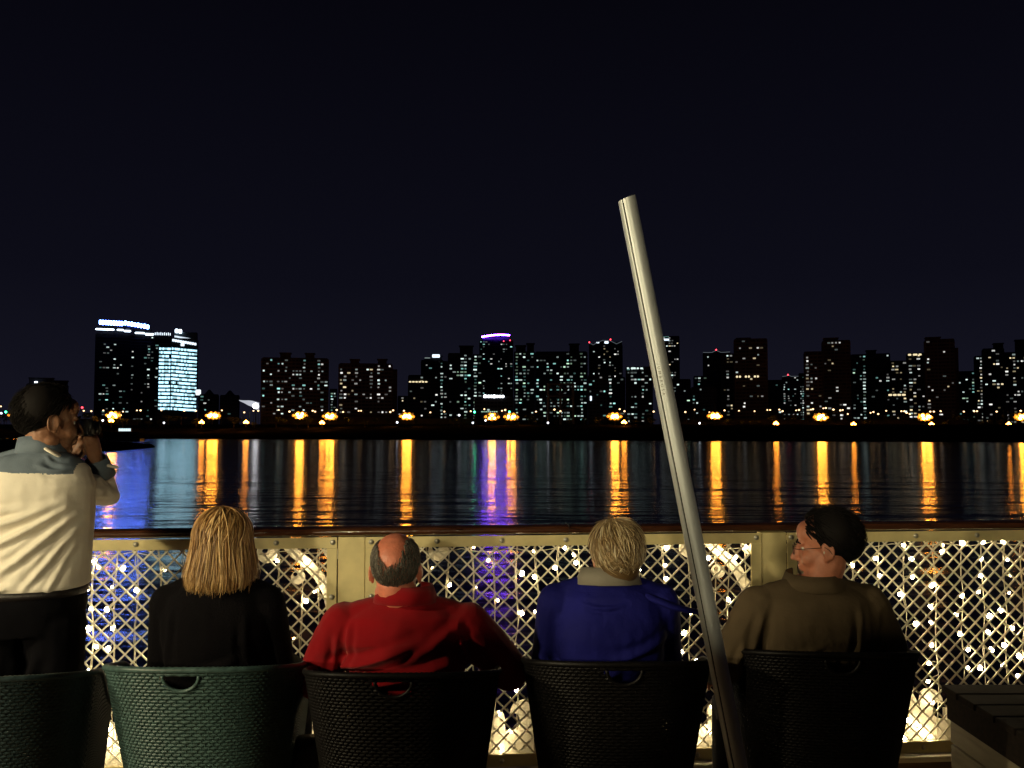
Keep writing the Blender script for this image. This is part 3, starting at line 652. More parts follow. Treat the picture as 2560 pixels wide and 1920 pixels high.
bm = bmesh.new(); bmesh.ops.create_uvsphere(bm, u_segments=12, v_segments=6, radius=.0078, matrix=Matrix.Diagonal((1, .55, 1, 1))); tube(bm, [(0, .001, 0), (0, -.0015, 0)], .0115, 14); ME_bolt = mesh_of(bm, M_steel, True, 'bolt')
bm = bmesh.new(); box(bm, -.5, .5, -.5, .5, -.5, .5)
for f in bm.faces: pass
ME_bar = mesh_of(bm, M_wire, name='lattice_bar')
PER = .0665
def panel(sa, sb, oa, ob, lb, bolts_top, bolts_l, bolts_r, bolts_b, phase):
    """frame from sa to sb, opening from oa to ob"""
    r = rempty('lattice_railing', sa, label=lb, cat='railing', group='lattice panels of the railing')
    W = sb - sa; o0 = oa - sa; o1 = ob - sa
    for nm, (x0, x1, z0, z1) in (('top_board', (.0015, W - .0015, ZO, ZC - .0015)), ('bottom_board', (.0015, W - .0015, ZF, ZB)), ('stile', (.0015, o0, ZB + .0008, ZO - .0008)), ('stile', (o1, W - .0015, ZB + .0008, ZO - .0008))):
        bm = bmesh.new(); box(bm, x0, x1, -.012, -.0015, z0, z1); bevel(bm, .0016, 2); obj(nm, bm, M_paint, r)
    rnd = random.Random(int(sa * 100) + 5)
    H = ZO - ZB; w = o1 - o0; n = 0
    for sgn in (1, -1):
        c = -H + phase * PER
        while c < w + (0 if sgn > 0 else H):
            # line x = c + k (sgn>0: rises to the right) / x = c - k ; k = height above bottom
            if sgn > 0: k0, k1 = max(0, -c), min(H, w - c)
            else: k0, k1 = max(0, c - w), min(H, c)
            if k1 - k0 > .012:
                xa, xb = c + sgn * k0, c + sgn * k1
                L = (k1 - k0) * math.sqrt(2) + .006; mx = o0 + (xa + xb) / 2; mz = ZB + (k0 + k1) / 2
                link('lattice_bar', ME_bar, r, (mx + rnd.uniform(-.0012, .0012), .0028 if sgn > 0 else .0082, mz), (0, -sgn * (R(45) + rnd.uniform(-.004, .004)), 0), (L, .0052, .0068))
                n += 1
            c += PER * (1 + rnd.uniform(-.012, .012))
    for (x, z) in [(s_ - sa, (ZC + ZO) / 2 + .002) for s_ in bolts_top] + [((o0) / 2, z) for z in bolts_l] + [((W + o1) / 2, z) for z in bolts_r] + [(s_ - sa, (ZF + ZB) / 2) for s_ in bolts_b]:
        link('bolt', ME_bolt, r, (x, -.0135, z), (0, rnd.uniform(0, 3), 0))
    return r
zb2 = rs(834, 1491)[1]
panel(S(-147), S(844), S(-115), S(818), 'railing panel behind the photographer and the blond woman in black', [S(px) for px in (-60, 120, 341, 545, 691, 832)], (zb2, .6), (zb2, .62, .3), [S(px, 1890) for px in (100, 290, 520, 700)], .3)
panel(S(913), S(1902), S(945), S(1876), 'middle railing panel between the two posts, behind the bald man and the blue jacket', [S(px) for px in (928, 1092, 1254, 1414, 1570, 1720, 1889)], (zb2, .6), (rs(1889, 1473)[1], .62, .3), [S(px, 1890) for px in (1040, 1254, 1500, 1742)], .1)
panel(S(1966), S(2955), S(1991), S(2925), 'railing panel on the right, thick with fairy lights', [S(px) for px in (1976 + 0, 2287, 2440, 2600)], (rs(1978, 1473)[1],), (.6,), [S(px, 1870) for px in (2305, 2480, 2700)], .55)
r0 = panel(S(-1200), S(-215), S(-1170), S(-245), 'railing panel outside the left edge', [S(-500)], (.6,), (.6,), [S(-500)], .5)
# unused bolt hole in the post flange
bm = bmesh.new(); tube(bm, [(0, -.0125, 0), (0, -.010, 0)], .005, 12); o = obj('bolt_hole', bm, M_hole); s_, z_ = rs(924, 1489); o.location = (0, 0, 0)
o.parent = [q for q in bpy.data.objects if q.name.startswith('lattice_railing') and 'middle' in q['label']][0]; o.location = (s_ - S(913), 0, z_)
bm = bmesh.new(); tube(bm, [(0, -.0125, 0), (0, -.010, 0)], .0045, 12); o = obj('bolt_hole', bm, M_hole)
o.parent = [q for q in bpy.data.objects if q.name.startswith('lattice_railing') and 'on the right' in q['label']][0]; s_, z_ = rs(1976, 1340); o.location = (s_ - S(1966), 0, z_)
o.parent.children  # noqa

# ledge and deck
r = rempty('deck_edge_ledge', 0, kind='structure')
bm = bmesh.new(); box(bm, -2.4, 6.6, -.055, .13, .072, .0965); bevel(bm, .003, 2); obj('ledge_board', bm, M_board, r)
bm = bmesh.new(); box(bm, -2.4, 6.6, -.045, .12, 0.001, .0715); obj('kick_board', bm, M_planks, r)
r = empty('deck_floor', (0, 0, 0), ang, kind='structure')
bm = bmesh.new(); box(bm, -5.6, 7.5, -7.5, 3.93, -.14, -.024); obj('deck_slab', bm, M_black, r)
bm = bmesh.new(); box(bm, -5.6, 7.5, 0, .135, -.0235, 0); bevel(bm, .002, 1); me = mesh_of(bm, M_planks, name='plank')
for k in range(81): link('plank', me, r, (0, -7.4 + k * .1395, 0))
r = empty('ship_side', (0, 0, 0), ang, kind='structure')
bm = bmesh.new(); box(bm, -5.6, 7.5, -7.5, 3.93, -9, -.145); obj('hull', bm, mat('hull_paint', (.5, .47, .38), .5, var=.1, vscale=1), r)

# scroll-sawn boards outside the lattice
def scroll(name, pts, off, lb, th=.018, group='scroll-sawn trim boards behind the lattice'):
    q = [rs(a, b_, off) for a, b_ in pts]; s0 = min(s_ for s_, _ in q); z0 = min(z for _, z in q)
    bm = bmesh.new(); extrude_outline(bm, [(s_ - s0, z) for s_, z in q], off, off + th)
    o = obj(name, bm, M_board, None); o.location = RO + RU * s0; o.rotation_euler = (0, 0, ang)
    return tag(o, lb, 'trim board', group)
T8 = lambda L: [(1180 + a / 7.54, 1700 + b_ / 7.54) for a, b_ in L]
hookL = T8([(632, 1420), (632, 962), (740, 962), (820, 945), (885, 880), (912, 790), (895, 700), (850, 640), (800, 628), (765, 645), (738, 685), (722, 640), (732, 560), (780, 480), (860, 415), (960, 390), (1050, 405), (1110, 455), (1140, 560), (1160, 760), (1170, 1420)])
fing = T8([(402, 1420), (402, 720), (425, 640), (465, 600), (515, 590), (575, 615), (610, 670), (624, 760), (626, 1420)])
spike = T8([(225, 1420), (235, 960), (290, 700), (335, 585), (352, 610), (368, 700), (372, 850), (396, 850), (398, 1420)])
def shift(L, dx, mir=None, dy=0, sx=1.0): return [((2 * mir - a if mir else a) + dx, b_ + dy) for a, b_ in (((p[0] * sx if sx != 1 else p[0]), p[1]) for p in L)]
def at(L, target_l, mirror=False, dy=0, k=1.0, bottom=None):
    xs_ = [a for a, _ in L]; lo_, hi_ = min(xs_), max(xs_); yb = max(b_ for _, b_ in L)
    out = [((hi_ - a if mirror else a - lo_) * k + target_l, yb + (b_ - yb) * k + dy) for a, b_ in L]
    if mirror: out.reverse()
    return out
OFF = .055
scroll('scroll_board', hookL, OFF, 'hooked white trim board glimpsed right of the bald man chair, hole at its left', group=None)
scroll('finger_board', fing, OFF, 'round-topped white trim board beside the hooked one, right of the bald man chair', group=None)
scroll('spike_board', spike, OFF, 'thin pointed white trim board at the right edge of the bald man chair', group=None)
scroll('scroll_board', at(hookL, 1697, True, -14, 1.04), OFF, 'brightly lit hooked trim board between the blue jacket chair and the pole', group=None)
scroll('finger_board', at(fing, 1770, False, -15, 1.05), OFF, 'round-topped trim board right behind the pole foot', group=None)
scroll('scroll_board', at(hookL, 2298, True, -29, 1.0), OFF, 'hooked trim board beside the wooden box at right', group=None)
scroll('spike_board', [(2232, 1870), (2232, 1790), (2241, 1762), (2256, 1728), (2266, 1713), (2277, 1722), (2290, 1748), (2301, 1775), (2301, 1870)], OFF + .001, 'flame-shaped trim board left of the wooden box', group=None)
scroll('scroll_board', [(742, 1900), (742, 1800), (748, 1780), (760, 1764), (776, 1756), (790, 1755), (802, 1764), (808, 1780), (800, 1800), (798, 1822), (806, 1845), (820, 1860), (830, 1900)], OFF, 'round-shouldered trim board between the green and the bald man chairs', group=None)
scroll('flame_board', [(250, 1925), (249, 1850), (256, 1828), (264, 1812), (274, 1806), (284, 1812), (289, 1832), (291, 1850), (298, 1855), (308, 1854), (320, 1846), (340, 1835), (345, 1925)], OFF, 'glaring flame-shaped trim board left of the green wicker chair', group=None)
scroll('spike_board', [(205, 1925), (208, 1830), (218, 1808), (236, 1803), (249, 1822), (250 - 1.5, 1850), (248.5, 1925)], OFF, 'narrow pointed trim board left of the flame-shaped one', group=None)
for a, c_, lb in ((-140, 204, 'low straight trim board behind the legs of the standing man'), (346, 741, 'low straight trim board behind the green chair'), (831, 1209, 'low straight trim board behind the bald man chair'), (1337, 1696, 'low straight trim board behind the blue jacket chair'), (1800, 2231, 'low straight trim board behind the chair of the man in khaki'), (2362, 2900, 'low straight trim board behind the wooden box')):
    y = 1923.5 - .0313 * (a + c_) / 2
    scroll('base_board', [(a, y + 8 + .0156 * (c_ - a)), (a, y - 70), (c_, y - 78), (c_, y + 4)], OFF + .03, lb, group=None)
# corner brackets
def bracket(cx_, flip, lb):
    """arc from under the top board down to the stile, with lobes; cx_ = px of the stile-side edge"""
    k = -1 if flip else 1
    r = rempty('corner_bracket', S(cx_), label=lb, cat='corner bracket', group='curved corner brackets of the railing')
    X = lambda d: -k * d
    bm = bmesh.new(); a = []; b_ = []
    ctr = [(X(.235), 1.085), (X(.185), 1.035), (X(.125), .985), (X(.070), .925), (X(.035), .855), (X(.022), .775), (X(.020), .70)]
    for i, (x, z) in enumerate(ctr):
        j = min(i + 1, len(ctr) - 1); jj = max(i - 1, 0); dx, dz = ctr[j][0] - ctr[jj][0], ctr[j][1] - ctr[jj][1]; l = math.hypot(dx, dz); wd = (.018, .021, .023, .023, .020, .016, .012)[i]
        a.append((x - dz / l * wd, z + dx / l * wd)); b_.append((x + dz / l * wd, z - dx / l * wd))
    extrude_outline(bm, a + b_[::-1], .05, .068); obj('curved_arm', bm, M_board, r)
    for (x, z, rr, nm) in ((X(.30), 1.035, .046, 'scroll_lobe'), (X(.165), .925, .030, 'scroll_lobe'), (X(.01), 1.045, .045, 'scroll_lobe')):
        bm = bmesh.new(); n = 22; o_ = [bm.verts.new((x + math.cos(2 * math.pi * i / n) * rr, .0485, z + math.sin(2 * math.pi * i / n) * rr)) for i in range(n)]
        i_ = [bm.verts.new((x - .012 + math.cos(2 * math.pi * i / n) * rr * .34, .0485, z + .012 + math.sin(2 * math.pi * i / n) * rr * .34)) for i in range(n)]
        fs = [bm.faces.new((o_[i], o_[(i + 1) % n], i_[(i + 1) % n], i_[i])) for i in range(n)]
        e_ = bmesh.ops.extrude_face_region(bm, geom=fs); bmesh.ops.translate(bm, vec=(0, .018, 0), verts=[v for v in e_['geom'] if isinstance(v, bmesh.types.BMVert)])
        obj(nm, bm, M_board, r)
    return r
bracket(836, False, 'curved white corner bracket left of the post by the bald man')
bracket(925, True, 'curved white corner bracket just behind the bald head')
bracket(1893, False, 'brightly lit corner bracket right of the leaning pole')
bracket(1985, True, 'corner bracket beneath the chin of the man in khaki')
bracket(-140, True, 'corner bracket hidden behind the standing photographer')

# ---- fairy lights
E_bulb = emat('fairy_bulb', (1.0, .80, .47), 75); E_bulb2 = emat('fairy_bulb_dim', (1.0, .74, .38), 34)
bm = bmesh.new(); bmesh.ops.create_icosphere(bm, subdivisions=2, radius=1); ME_b1 = mesh_of(bm, E_bulb, True, 'bulb')
bm = bmesh.new(); bmesh.ops.create_icosphere(bm, subdivisions=2, radius=1); ME_b2 = mesh_of(bm, E_bulb2, True, 'bulb')
bulbs = [(2189, 1396), (2259, 1363), (2279, 1397), (2131, 1413), (2356, 1381), (2357, 1363), (2281, 1443), (2250, 1486), (2329, 1463), (2327, 1516), (2405, 1489), (2390, 1537), (2453, 1397), (2451, 1439), (2446, 1480), (2457, 1355), (2508, 1354), (2518, 1398), (2526, 1438), (2523, 1482), (2501, 1526), (2474, 1540), (2328, 1556), (2405, 1356),
 (2329, 1613), (2322, 1656), (2320, 1704), (2420, 1624), (2420, 1670), (2450, 1670), (2479, 1624), (2507, 1663), (2511, 1613), (2253, 1719), (2400, 1585), (2470, 1580), (2530, 1570), (2548, 1640), (2290, 1560), (2285, 1640), (2545, 1690), (2200, 1440),
 (1184, 1368), (1220, 1400), (1081, 1421), (1124, 1462), (1334, 1378), (1412, 1370), (1435, 1386), (1440, 1407), (1387, 1419), (1305, 1434), (1336, 1442), (1394, 1469), (1451, 1455), (1189, 1469), (1244, 1501), (1083, 1516), (1304, 1533), (1337, 1529), (1230, 1591), (1276, 1621), (1291, 1725), (766, 1406), (787, 1477), (764, 1502), (735, 1597),
 (1667, 1370), (1664, 1414), (1665, 1447), (1770, 1395), (1796, 1380), (1837, 1393), (1863, 1367), (1881, 1496), (1821, 1499), (1852, 1536), (1832, 1543), (1729, 1533), (1597, 1424), (1710, 1582), (1704, 1629), (1800, 1590), (1812, 1620), (1740, 1650),
 (236, 1403), (246, 1418), (308, 1421), (342, 1475), (217, 1472), (280, 1468), (267, 1524), (229, 1521), (282, 1570), (222, 1571), (270, 1622), (379, 1629), (289, 1661), (224, 1675), (5, 1622), (241, 1617), (693, 1402), (411, 1425), (479, 1381), (6, 1560),
 (254, 1776), (269, 1772), (274, 1823), (1248, 1783), (1277, 1828), (1254, 1877), (754, 1796), (801, 1790), (756, 1894), (1781, 1767), (258, 1872), (305, 1868), (240, 1845), (1735, 1845), (1775, 1830), (1720, 1790), (2270, 1800), (2330, 1755), (2325, 1840), (2262, 1845), (2300, 1820),
 (330, 1720), (420, 1760), (520, 1740), (620, 1780), (900, 1780), (1000, 1750), (1120, 1790), (1400, 1770), (1500, 1800), (1600, 1780), (1900, 1800), (2000, 1770), (2100, 1800), (2050, 1560), (600, 1560), (500, 1600), (1500, 1560), (1420, 1600), (930, 1600), (990, 1560), (60, 1500), (120, 1560), (160, 1700), (30, 1760), (2450, 1790), (2530, 1760)]
dim = {(1184, 1368), (1081, 1421), (1189, 1469), (1244, 1501), (411, 1425), (1334, 1378), (2357, 1363), (735, 1597), (479, 1381), (2526, 1438), (2523, 1482), (280, 1468), (1337, 1529)}
wires = [5, 60, 120, 160, 228, 284, 338, 395, 455, 510, 560, 616, 692, 752, 795, 935, 1000, 1067, 1120, 1180, 1235, 1291, 1342, 1398, 1445, 1500, 1545, 1600, 1658, 1725, 1790, 1822, 1865, 1898, 2010, 2050, 2100, 2139, 2201, 2264, 2341, 2408, 2460, 2516, 2560]
own = {w_: [] for w_ in wires}
for b_ in bulbs: own[min(wires, key=lambda w_: abs(w_ - b_[0] + (b_[1] - 1400) * -.0))].append(b_)
LMW = [(210, 'behind the standing man'), (460, 'left of the blond woman'), (640, 'behind the blond woman'), (830, 'between the blond woman and the post'), (1060, 'behind the bald man'), (1350, 'between the bald man and the blue jacket'), (1640, 'behind the woman in the blue jacket'), (1900, 'between pole and right post'), (2160, 'behind the man in khaki'), (2370, 'above the corner of the wooden box'), (2700, 'at the right edge of the railing')]
cnt = {}
for w_ in wires: cnt.setdefault(next(j for j, (e_, _) in enumerate(LMW) if w_ < e_), []).append(w_)
rnd = random.Random(11)
bm = bmesh.new(); tube(bm, [(0, 0, 0), (0, 0, 1)], 1, 6); ME_sock = mesh_of(bm, M_cable, name='socket')
for w_ in wires:
    k = next(j for j, (e_, _) in enumerate(LMW) if w_ < e_); rk = cnt[k].index(w_)
    lb = f'fairy light strand {LMW[k][1]}' + ('' if len(cnt[k]) == 1 else ', ' + ORD[rk])
    s0 = S(w_); r = rempty('fairy_light_strand', s0, label=lb, cat='fairy lights', group='strands of fairy lights on the railing')
    L = own[w_]; pts = []; n = 16; zend = .16 if (L and max(b_[1] for b_ in L) > 1700) or rnd.random() < .7 else .4
    for i in range(n + 1):
        z = 1.062 + (zend - 1.062) * i / n; pts.append((rnd.uniform(-.004, .004) + .006 * math.sin(i * .9 + w_), .0155 + rnd.uniform(0, .004), z))
    bm = bmesh.new(); tube(bm, pts, .0016, 5); tube(bm, [(p[0] + .0035, p[1] + .002, p[2]) for p in pts[::2]], .0013, 4); obj('cable', bm, M_cable, r)
    for b_ in L:
        s_, z_ = rs(b_[0], b_[1], .016); s_ -= s0
        tz = min(1.06, max(zend, z_ + .012)); i_ = min(n, max(0, round((1.062 - tz) / (1.062 - zend) * n))); a = Vector(pts[i_]); q = Vector((s_, .017, z_))
        if z_ > 1.056: q.z = z_ = 1.052
        bm = bmesh.new(); d = (q - a); d = d.normalized() if d.length > .001 else Vector((0, 0, -1)); tube(bm, [a, a.lerp(q, .5) + Vector((0, .002, .004)), q - d * .006], [.0013, .0013, .0013], 5); tube(bm, [q - d * .018, q - d * .004], [.0032, .0042], 7); obj('socket', bm, M_cable, r)
        dm = b_ in dim; sz = rnd.uniform(.0052, .0066) if dm else rnd.uniform(.0070, .0108)
        link('bulb', ME_b2 if dm else ME_b1, r, q, (rnd.uniform(-1, 1), rnd.uniform(-1, 1), 0), (sz, sz, sz * 1.2))
# horizontal feed cable under the top boards
for a, c_, lb in ((-140, 815, 'sagging feed cable under the top board, left panel'), (950, 1870, 'sagging feed cable under the top board, middle panel'), (1995, 2900, 'sagging feed cable under the top board, right panel')):
    bm = bmesh.new(); pts = []; m = 46
    for i in range(m): u = i / (m - 1); pts.append((S(a + (c_ - a) * u) - S(a), .014, 1.052 - .016 * abs(math.sin(u * 23 + a)) - .004 * rnd.random()))
    tube(bm, pts, .0019, 5); o = obj('feed_cable', bm, M_cable); o.location = RO + RU * S(a); o.rotation_euler = (0, 0, ang); tag(o, lb, 'cable')

# ---- the leaning umbrella pole
pT = P(1563, 497, 1.92); pB = P(1842, 1920, 1.92); dirp = (pT - pB).normalized(); base = pB - dirp * (pB.z / dirp.z) + Vector((0, 0, 0)); base.z = .02
r = empty('umbrella_pole', base, 0, label='leaning bare aluminium umbrella pole with a dark sail groove, standing before the chairs', cat='umbrella pole')
Lp = (pT - base).length; q = dirp.to_track_quat('Z', 'Y')
# local frame: z along the pole, make local -Y face the camera
zl = dirp; yl = (Vector((0, 1, 0)) - zl * zl.y).normalized(); xl = yl.cross(zl); Mp = Matrix((xl, yl, zl)).transposed()
bm = bmesh.new(); n = 64; rad = .0206; R0 = []; R1 = []; RI = []
gth = R(90 + 33)      # groove direction seen from the camera: left of centre
for k in range(n):
    t = 2 * math.pi * k / n; d = (t - (-math.pi / 2 - R(38)) + math.pi) % (2 * math.pi) - math.pi
    rr = rad - (.0045 if abs(d) < .062 else 0)
    R0.append(bm.verts.new((rr * math.cos(t), rr * math.sin(t), 0))); R1.append(bm.verts.new((rr * math.cos(t), rr * math.sin(t), Lp + .0045 * math.cos(t - .3))))
    RI.append(bm.verts.new(((rad - .006) * math.cos(t), (rad - .006) * math.sin(t), Lp + .0045 * math.cos(t - .3))))
for k in range(n): bm.faces.new((R0[k], R0[(k + 1) % n], R1[(k + 1) % n], R1[k])); bm.faces.new((R1[k], R1[(k + 1) % n], RI[(k + 1) % n], RI[k]))
bm.faces.new(RI)
o = obj('tube', bm, M_alu, r); o.rotation_euler = Mp.to_euler()
tube_o = o
bm = bmesh.new(); gx, gy = math.cos(-math.pi / 2 - R(38)), math.sin(-math.pi / 2 - R(38)); Mg = Matrix.Translation((gx * (rad - .0021), gy * (rad - .0021), 0)) @ Matrix.Rotation(-R(38), 4, 'Z')
box(bm, -.0013, .0013, -.0016, .0016, .05, Lp - .012, M=Mg); o = obj('groove_insert', bm, mat('groove_black', (.012, .011, .006), .8), r); o.rotation_euler = Mp.to_euler()
# lettering running down beside the groove, wrapped on the tube
def font_mesh(txt, size):
    c = bpy.data.curves.new('t', 'FONT'); c.body = txt; c.size = size; c.space_character = 1.75; c.extrude = .0; c.align_x = 'LEFT'; c.resolution_u = 3
    o = bpy.data.objects.new('t', c); col.objects.link(o); dg = bpy.context.evaluated_depsgraph_get(); dg.update()
    me = bpy.data.meshes.new_from_object(o.evaluated_get(dg)); bpy.data.objects.remove(o); return me
me = font_mesh('/UMBROSA', .0092); wd = max(v.co.x for v in me.vertices)
ztop = ((P(1633, 912, 1.92) - base).dot(dirp)); zlen = ((P(1633, 912, 1.92) - P(1650, 990, 1.92)).length)
for v in me.vertices:
    x, y = v.co.x / wd * zlen, v.co.y; th = -math.pi / 2 - R(38) + .20 + (y) / rad
    v.co = ((rad + .0004) * math.cos(th), (rad + .0004) * math.sin(th), ztop - x)
me.materials.append(M_text); o = link('lettering', me, r); o.rotation_euler = Mp.to_euler()
bm = bmesh.new(); tube(bm, [(0, 0, -.02), (0, 0, .05)], [.24, .22], 32); tube(bm, [(0, 0, .05), tuple(dirp * .28)], [.033, .031], 20); obj('base_weight', bm, M_darkwood, r)
bm = bmesh.new(); ell(bm, tuple(dirp * (.62) + Vector((.035, 0, 0))), (.018, .018, .026)); tube(bm, [tuple(dirp * .60), tuple(dirp * .66)], .029, 20); obj('clamp_knob', bm, M_black, r)

# ---- slatted wooden box at lower right
Y1 = YZ(1711, .60); r = empty('slatted_box', (P(2362, 1711, Y1).x, Y1, 0), 0, label='low wooden box with dark slatted top at the lower right corner', cat='box table')
DB = 1.75
for k in range(14):
    bm = bmesh.new(); box(bm, -.015, 1.5, -.113 - k * .123, -k * .123 + .0, .575, .60); bevel(bm, .003, 1); obj('top_slat', bm, M_darkwood, r)
for nm, z0, z1, m, x in (('lid_apron', .474, .573, M_darkwood, .0), ('side_board', .386, .470, M_greywood, .012), ('side_board', .290, .378, M_greywood, .012), ('side_board', .194, .282, M_greywood, .012), ('side_board', .098, .186, M_greywood, .012), ('side_board', .004, .090, M_greywood, .012)):
    bm = bmesh.new(); box(bm, x, x + .022, -DB + .02, -.01, z0, z1); bevel(bm, .0025, 1); obj(nm, bm, m, r)
    bm = bmesh.new(); box(bm, x + .023, 1.48, -.032, -.012, z0, z1); bevel(bm, .0025, 1); obj(nm, bm, m, r)
bm = bmesh.new(); box(bm, .036, 1.4, -DB + .03, -.034, .004, .57); obj('core', bm, M_black, r)

# ---- wicker tub chairs
def chair_paths(a_top=.305, a_bot=.235, back=.0, zr=.885):
    """returns functions: plan point at (s in 0..1 from right arm front round the back to left arm front, f in 0..1 height)"""
    def rim(s):
        t = abs(s - .5) * 2
        if t < .62: return zr - .055 * (t / .62) ** 2
        u = (t - .62) / .38; return zr - .055 - .17 * (u * u * (3 - 2 * u))
    def pt(s, f):
        z0 = .40; z = z0 + f * (rim(s) - z0); hh = (z - z0) / (zr - z0); a = a_bot + (a_top - a_bot) * (hh ** .95); b = a * .80; lean = -.055 * hh - .015
        u = s * 1.0
        if u < .2: x, y = a * (1 - .06 * (1 - u / .2)), .24 * (1 - u / .2)
        elif u > .8: x, y = -a * (1 - .06 * (u - .8) / .2), .24 * ((u - .8) / .2)
        else:
            th = (u - .2) / .6 * math.pi; c, s_ = math.cos(th), math.sin(th); e_ = 2 / 2.45
            x = a * math.copysign(abs(c) ** e_, c); y = -b * abs(s_) ** e_
        return Vector((x, y + lean + .0, z))
    return pt, rim
def wicker_mesh():
    pt, rim = chair_paths(); bm = bmesh.new(); NS = 140; NR = 46
    hx, hz = .053, .047
    def hole(p, s):
        if p.y > 0 : return False
        dz = rim(s) - .020 - p.z
        return dz > 0 and abs(s - .5) < .2 and (p.x / hx) ** 2 + (dz / hz) ** 2 < 1
    def P3(i, row, extra=0):
        s = i / NS; f = (row + .5) / NR; p = pt(s, f); q = pt(min(1, s + .002), f) - pt(max(0, s - .002), f); nrm = Vector((q.y, -q.x, 0)).normalized()
        return p, nrm, s
    V = {}
    for row in range(NR):
        prev = None
        for i in range(NS + 1):
            p, nr, s = P3(i, row)
            if hole(p, s): prev = None; continue
            o = nr * (.0028 if (i + row) % 2 else -.0028); hh = .0074; th = .0013
            q = p + o; r_ = [bm.verts.new(q + nr * th + Vector((0, 0, hh * .5))), bm.verts.new(q + nr * th - Vector((0, 0, hh * .5))), bm.verts.new(q - nr * th - Vector((0, 0, hh * .7))), bm.verts.new(q - nr * th + Vector((0, 0, hh * .7)))]
            if prev:
                for k in range(4): bm.faces.new((prev[k], prev[(k + 1) % 4], r_[(k + 1) % 4], r_[k]))
            prev = r_
    for i in range(0, NS + 1):
        run = []
        for k in range(13):
            s = i / NS; p = pt(s, k / 12.0 * .995)
            if hole(p, s) or (abs(p.x) < hx * 1.02 and p.y < 0 and rim(s) - p.z < .02 + hz * .97 and rim(s) - p.z > .015 and (p.x / hx) ** 2 < .97):
                if len(run) > 1: tube(bm, run, .0016, 4, cap=False)
                run = []; continue
            run.append(p)
        if len(run) > 1: tube(bm, run, .0016, 4, cap=False)
    return bm
bmw_ = wicker_mesh()
bmw_me = bpy.data.meshes.new('woven_shell'); bmw_.to_mesh(bmw_me); bmw_.free(); bmw_me.shade_smooth()
pt, rim = chair_paths()
def chair_meshes(m, first=False):
    sh = bmw_me.copy(); sh.materials.append(m)
    bm = bmesh.new()
    # rolled rim with a visible wrap
    pts = []; rr = []
    for i in range(241):
        p = pt(i / 240, 1.0); pts.append(p + Vector((0, 0, -.002))); rr.append(.0092 + (.0010 if i % 2 else -.0008))
    tube(bm, pts, rr, 8); rimm = mesh_of(bm, m, True, 'rolled_rim')
    bm = bmesh.new(); pts = []
    for k in range(24):
        t = math.pi * k / 23; x = .053 * math.cos(t); z = rim(.5) - .020 - .047 * math.sin(t)
        # find s for this x
        lo_, hi_ = .3, .7
        for _ in range(30):
            m_ = (lo_ + hi_) / 2
            if pt(m_, (z - .4) / (rim(m_) - .4)).x > x: lo_ = m_
            else: hi_ = m_
        p = pt(m_, (z - .4) / (rim(m_) - .4)); pts.append(p + Vector((0, -.001, 0)))
    tube(bm, pts, [.0052 + (.0007 if k % 2 else 0) for k in range(24)], 7); hole_ = mesh_of(bm, m, True, 'handle_edge')
    bm = bmesh.new(); rings(bm, [(0, .03, .36, .215, .235), (0, .03, .385, .235, .25), (0, .03, .40, .235, .25)], 28, 3); seat = mesh_of(bm, m, False, 'seat')
    bm = bmesh.new(); rings(bm, [(0, .035, .401, .205, .215), (0, .035, .43, .215, .225), (0, .035, .445, .19, .2)], 28, 3); cush = mesh_of(bm, M_black, True, 'cushion')
    bm = bmesh.new(); tube(bm, [(0, 0, .37), (.012, .012, 0)], [.02, .014], 10); leg = mesh_of(bm, m, True, 'leg')
    bm = bmesh.new()
    for k in range(0, 41):
        s = k / 40; p = pt(s, 0); tube(bm, [p, p - Vector((0, 0, .018))], .010, 4)
    skirt = mesh_of(bm, m, False, 'skirt')
    return [('woven_back', sh), ('rolled_rim', rimm), ('handle_edge', hole_), ('seat', seat), ('cushion', cush), ('skirt', skirt)], leg
def place_chair(px, py, set_, lb, rz=0, x=None):
    Y = YZ(py, .885); Xc = (px - 1280) / F * (Y / ray(px, py).y) if x is None else x
    r = empty('wicker_chair', (Xc, Y + .244 + .07, 0), rz, label=lb, cat='chair', group='wicker tub chairs in a row along the railing')
    parts, leg = set_
    for nm, me in parts: link(nm, me, r)
    for sx in (-1, 1):
        for y in (-.15, .2): link('leg', leg, r, (sx * .185, y, 0), (0, 0, 0), (sx, 1 if y > 0 else -1, 1))
    return r
SG = chair_meshes(M_wick_g); ST = chair_meshes(M_wick_t); SK = chair_meshes(M_wick_k)
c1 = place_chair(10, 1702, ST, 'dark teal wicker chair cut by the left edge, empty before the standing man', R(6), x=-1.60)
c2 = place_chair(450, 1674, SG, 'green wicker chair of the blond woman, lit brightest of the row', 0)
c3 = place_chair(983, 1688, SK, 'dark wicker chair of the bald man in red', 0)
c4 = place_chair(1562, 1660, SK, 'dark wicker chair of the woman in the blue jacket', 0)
c5 = place_chair(2122, 1636, SK, 'dark wicker chair right of the pole, under the man in khaki', R(-3))

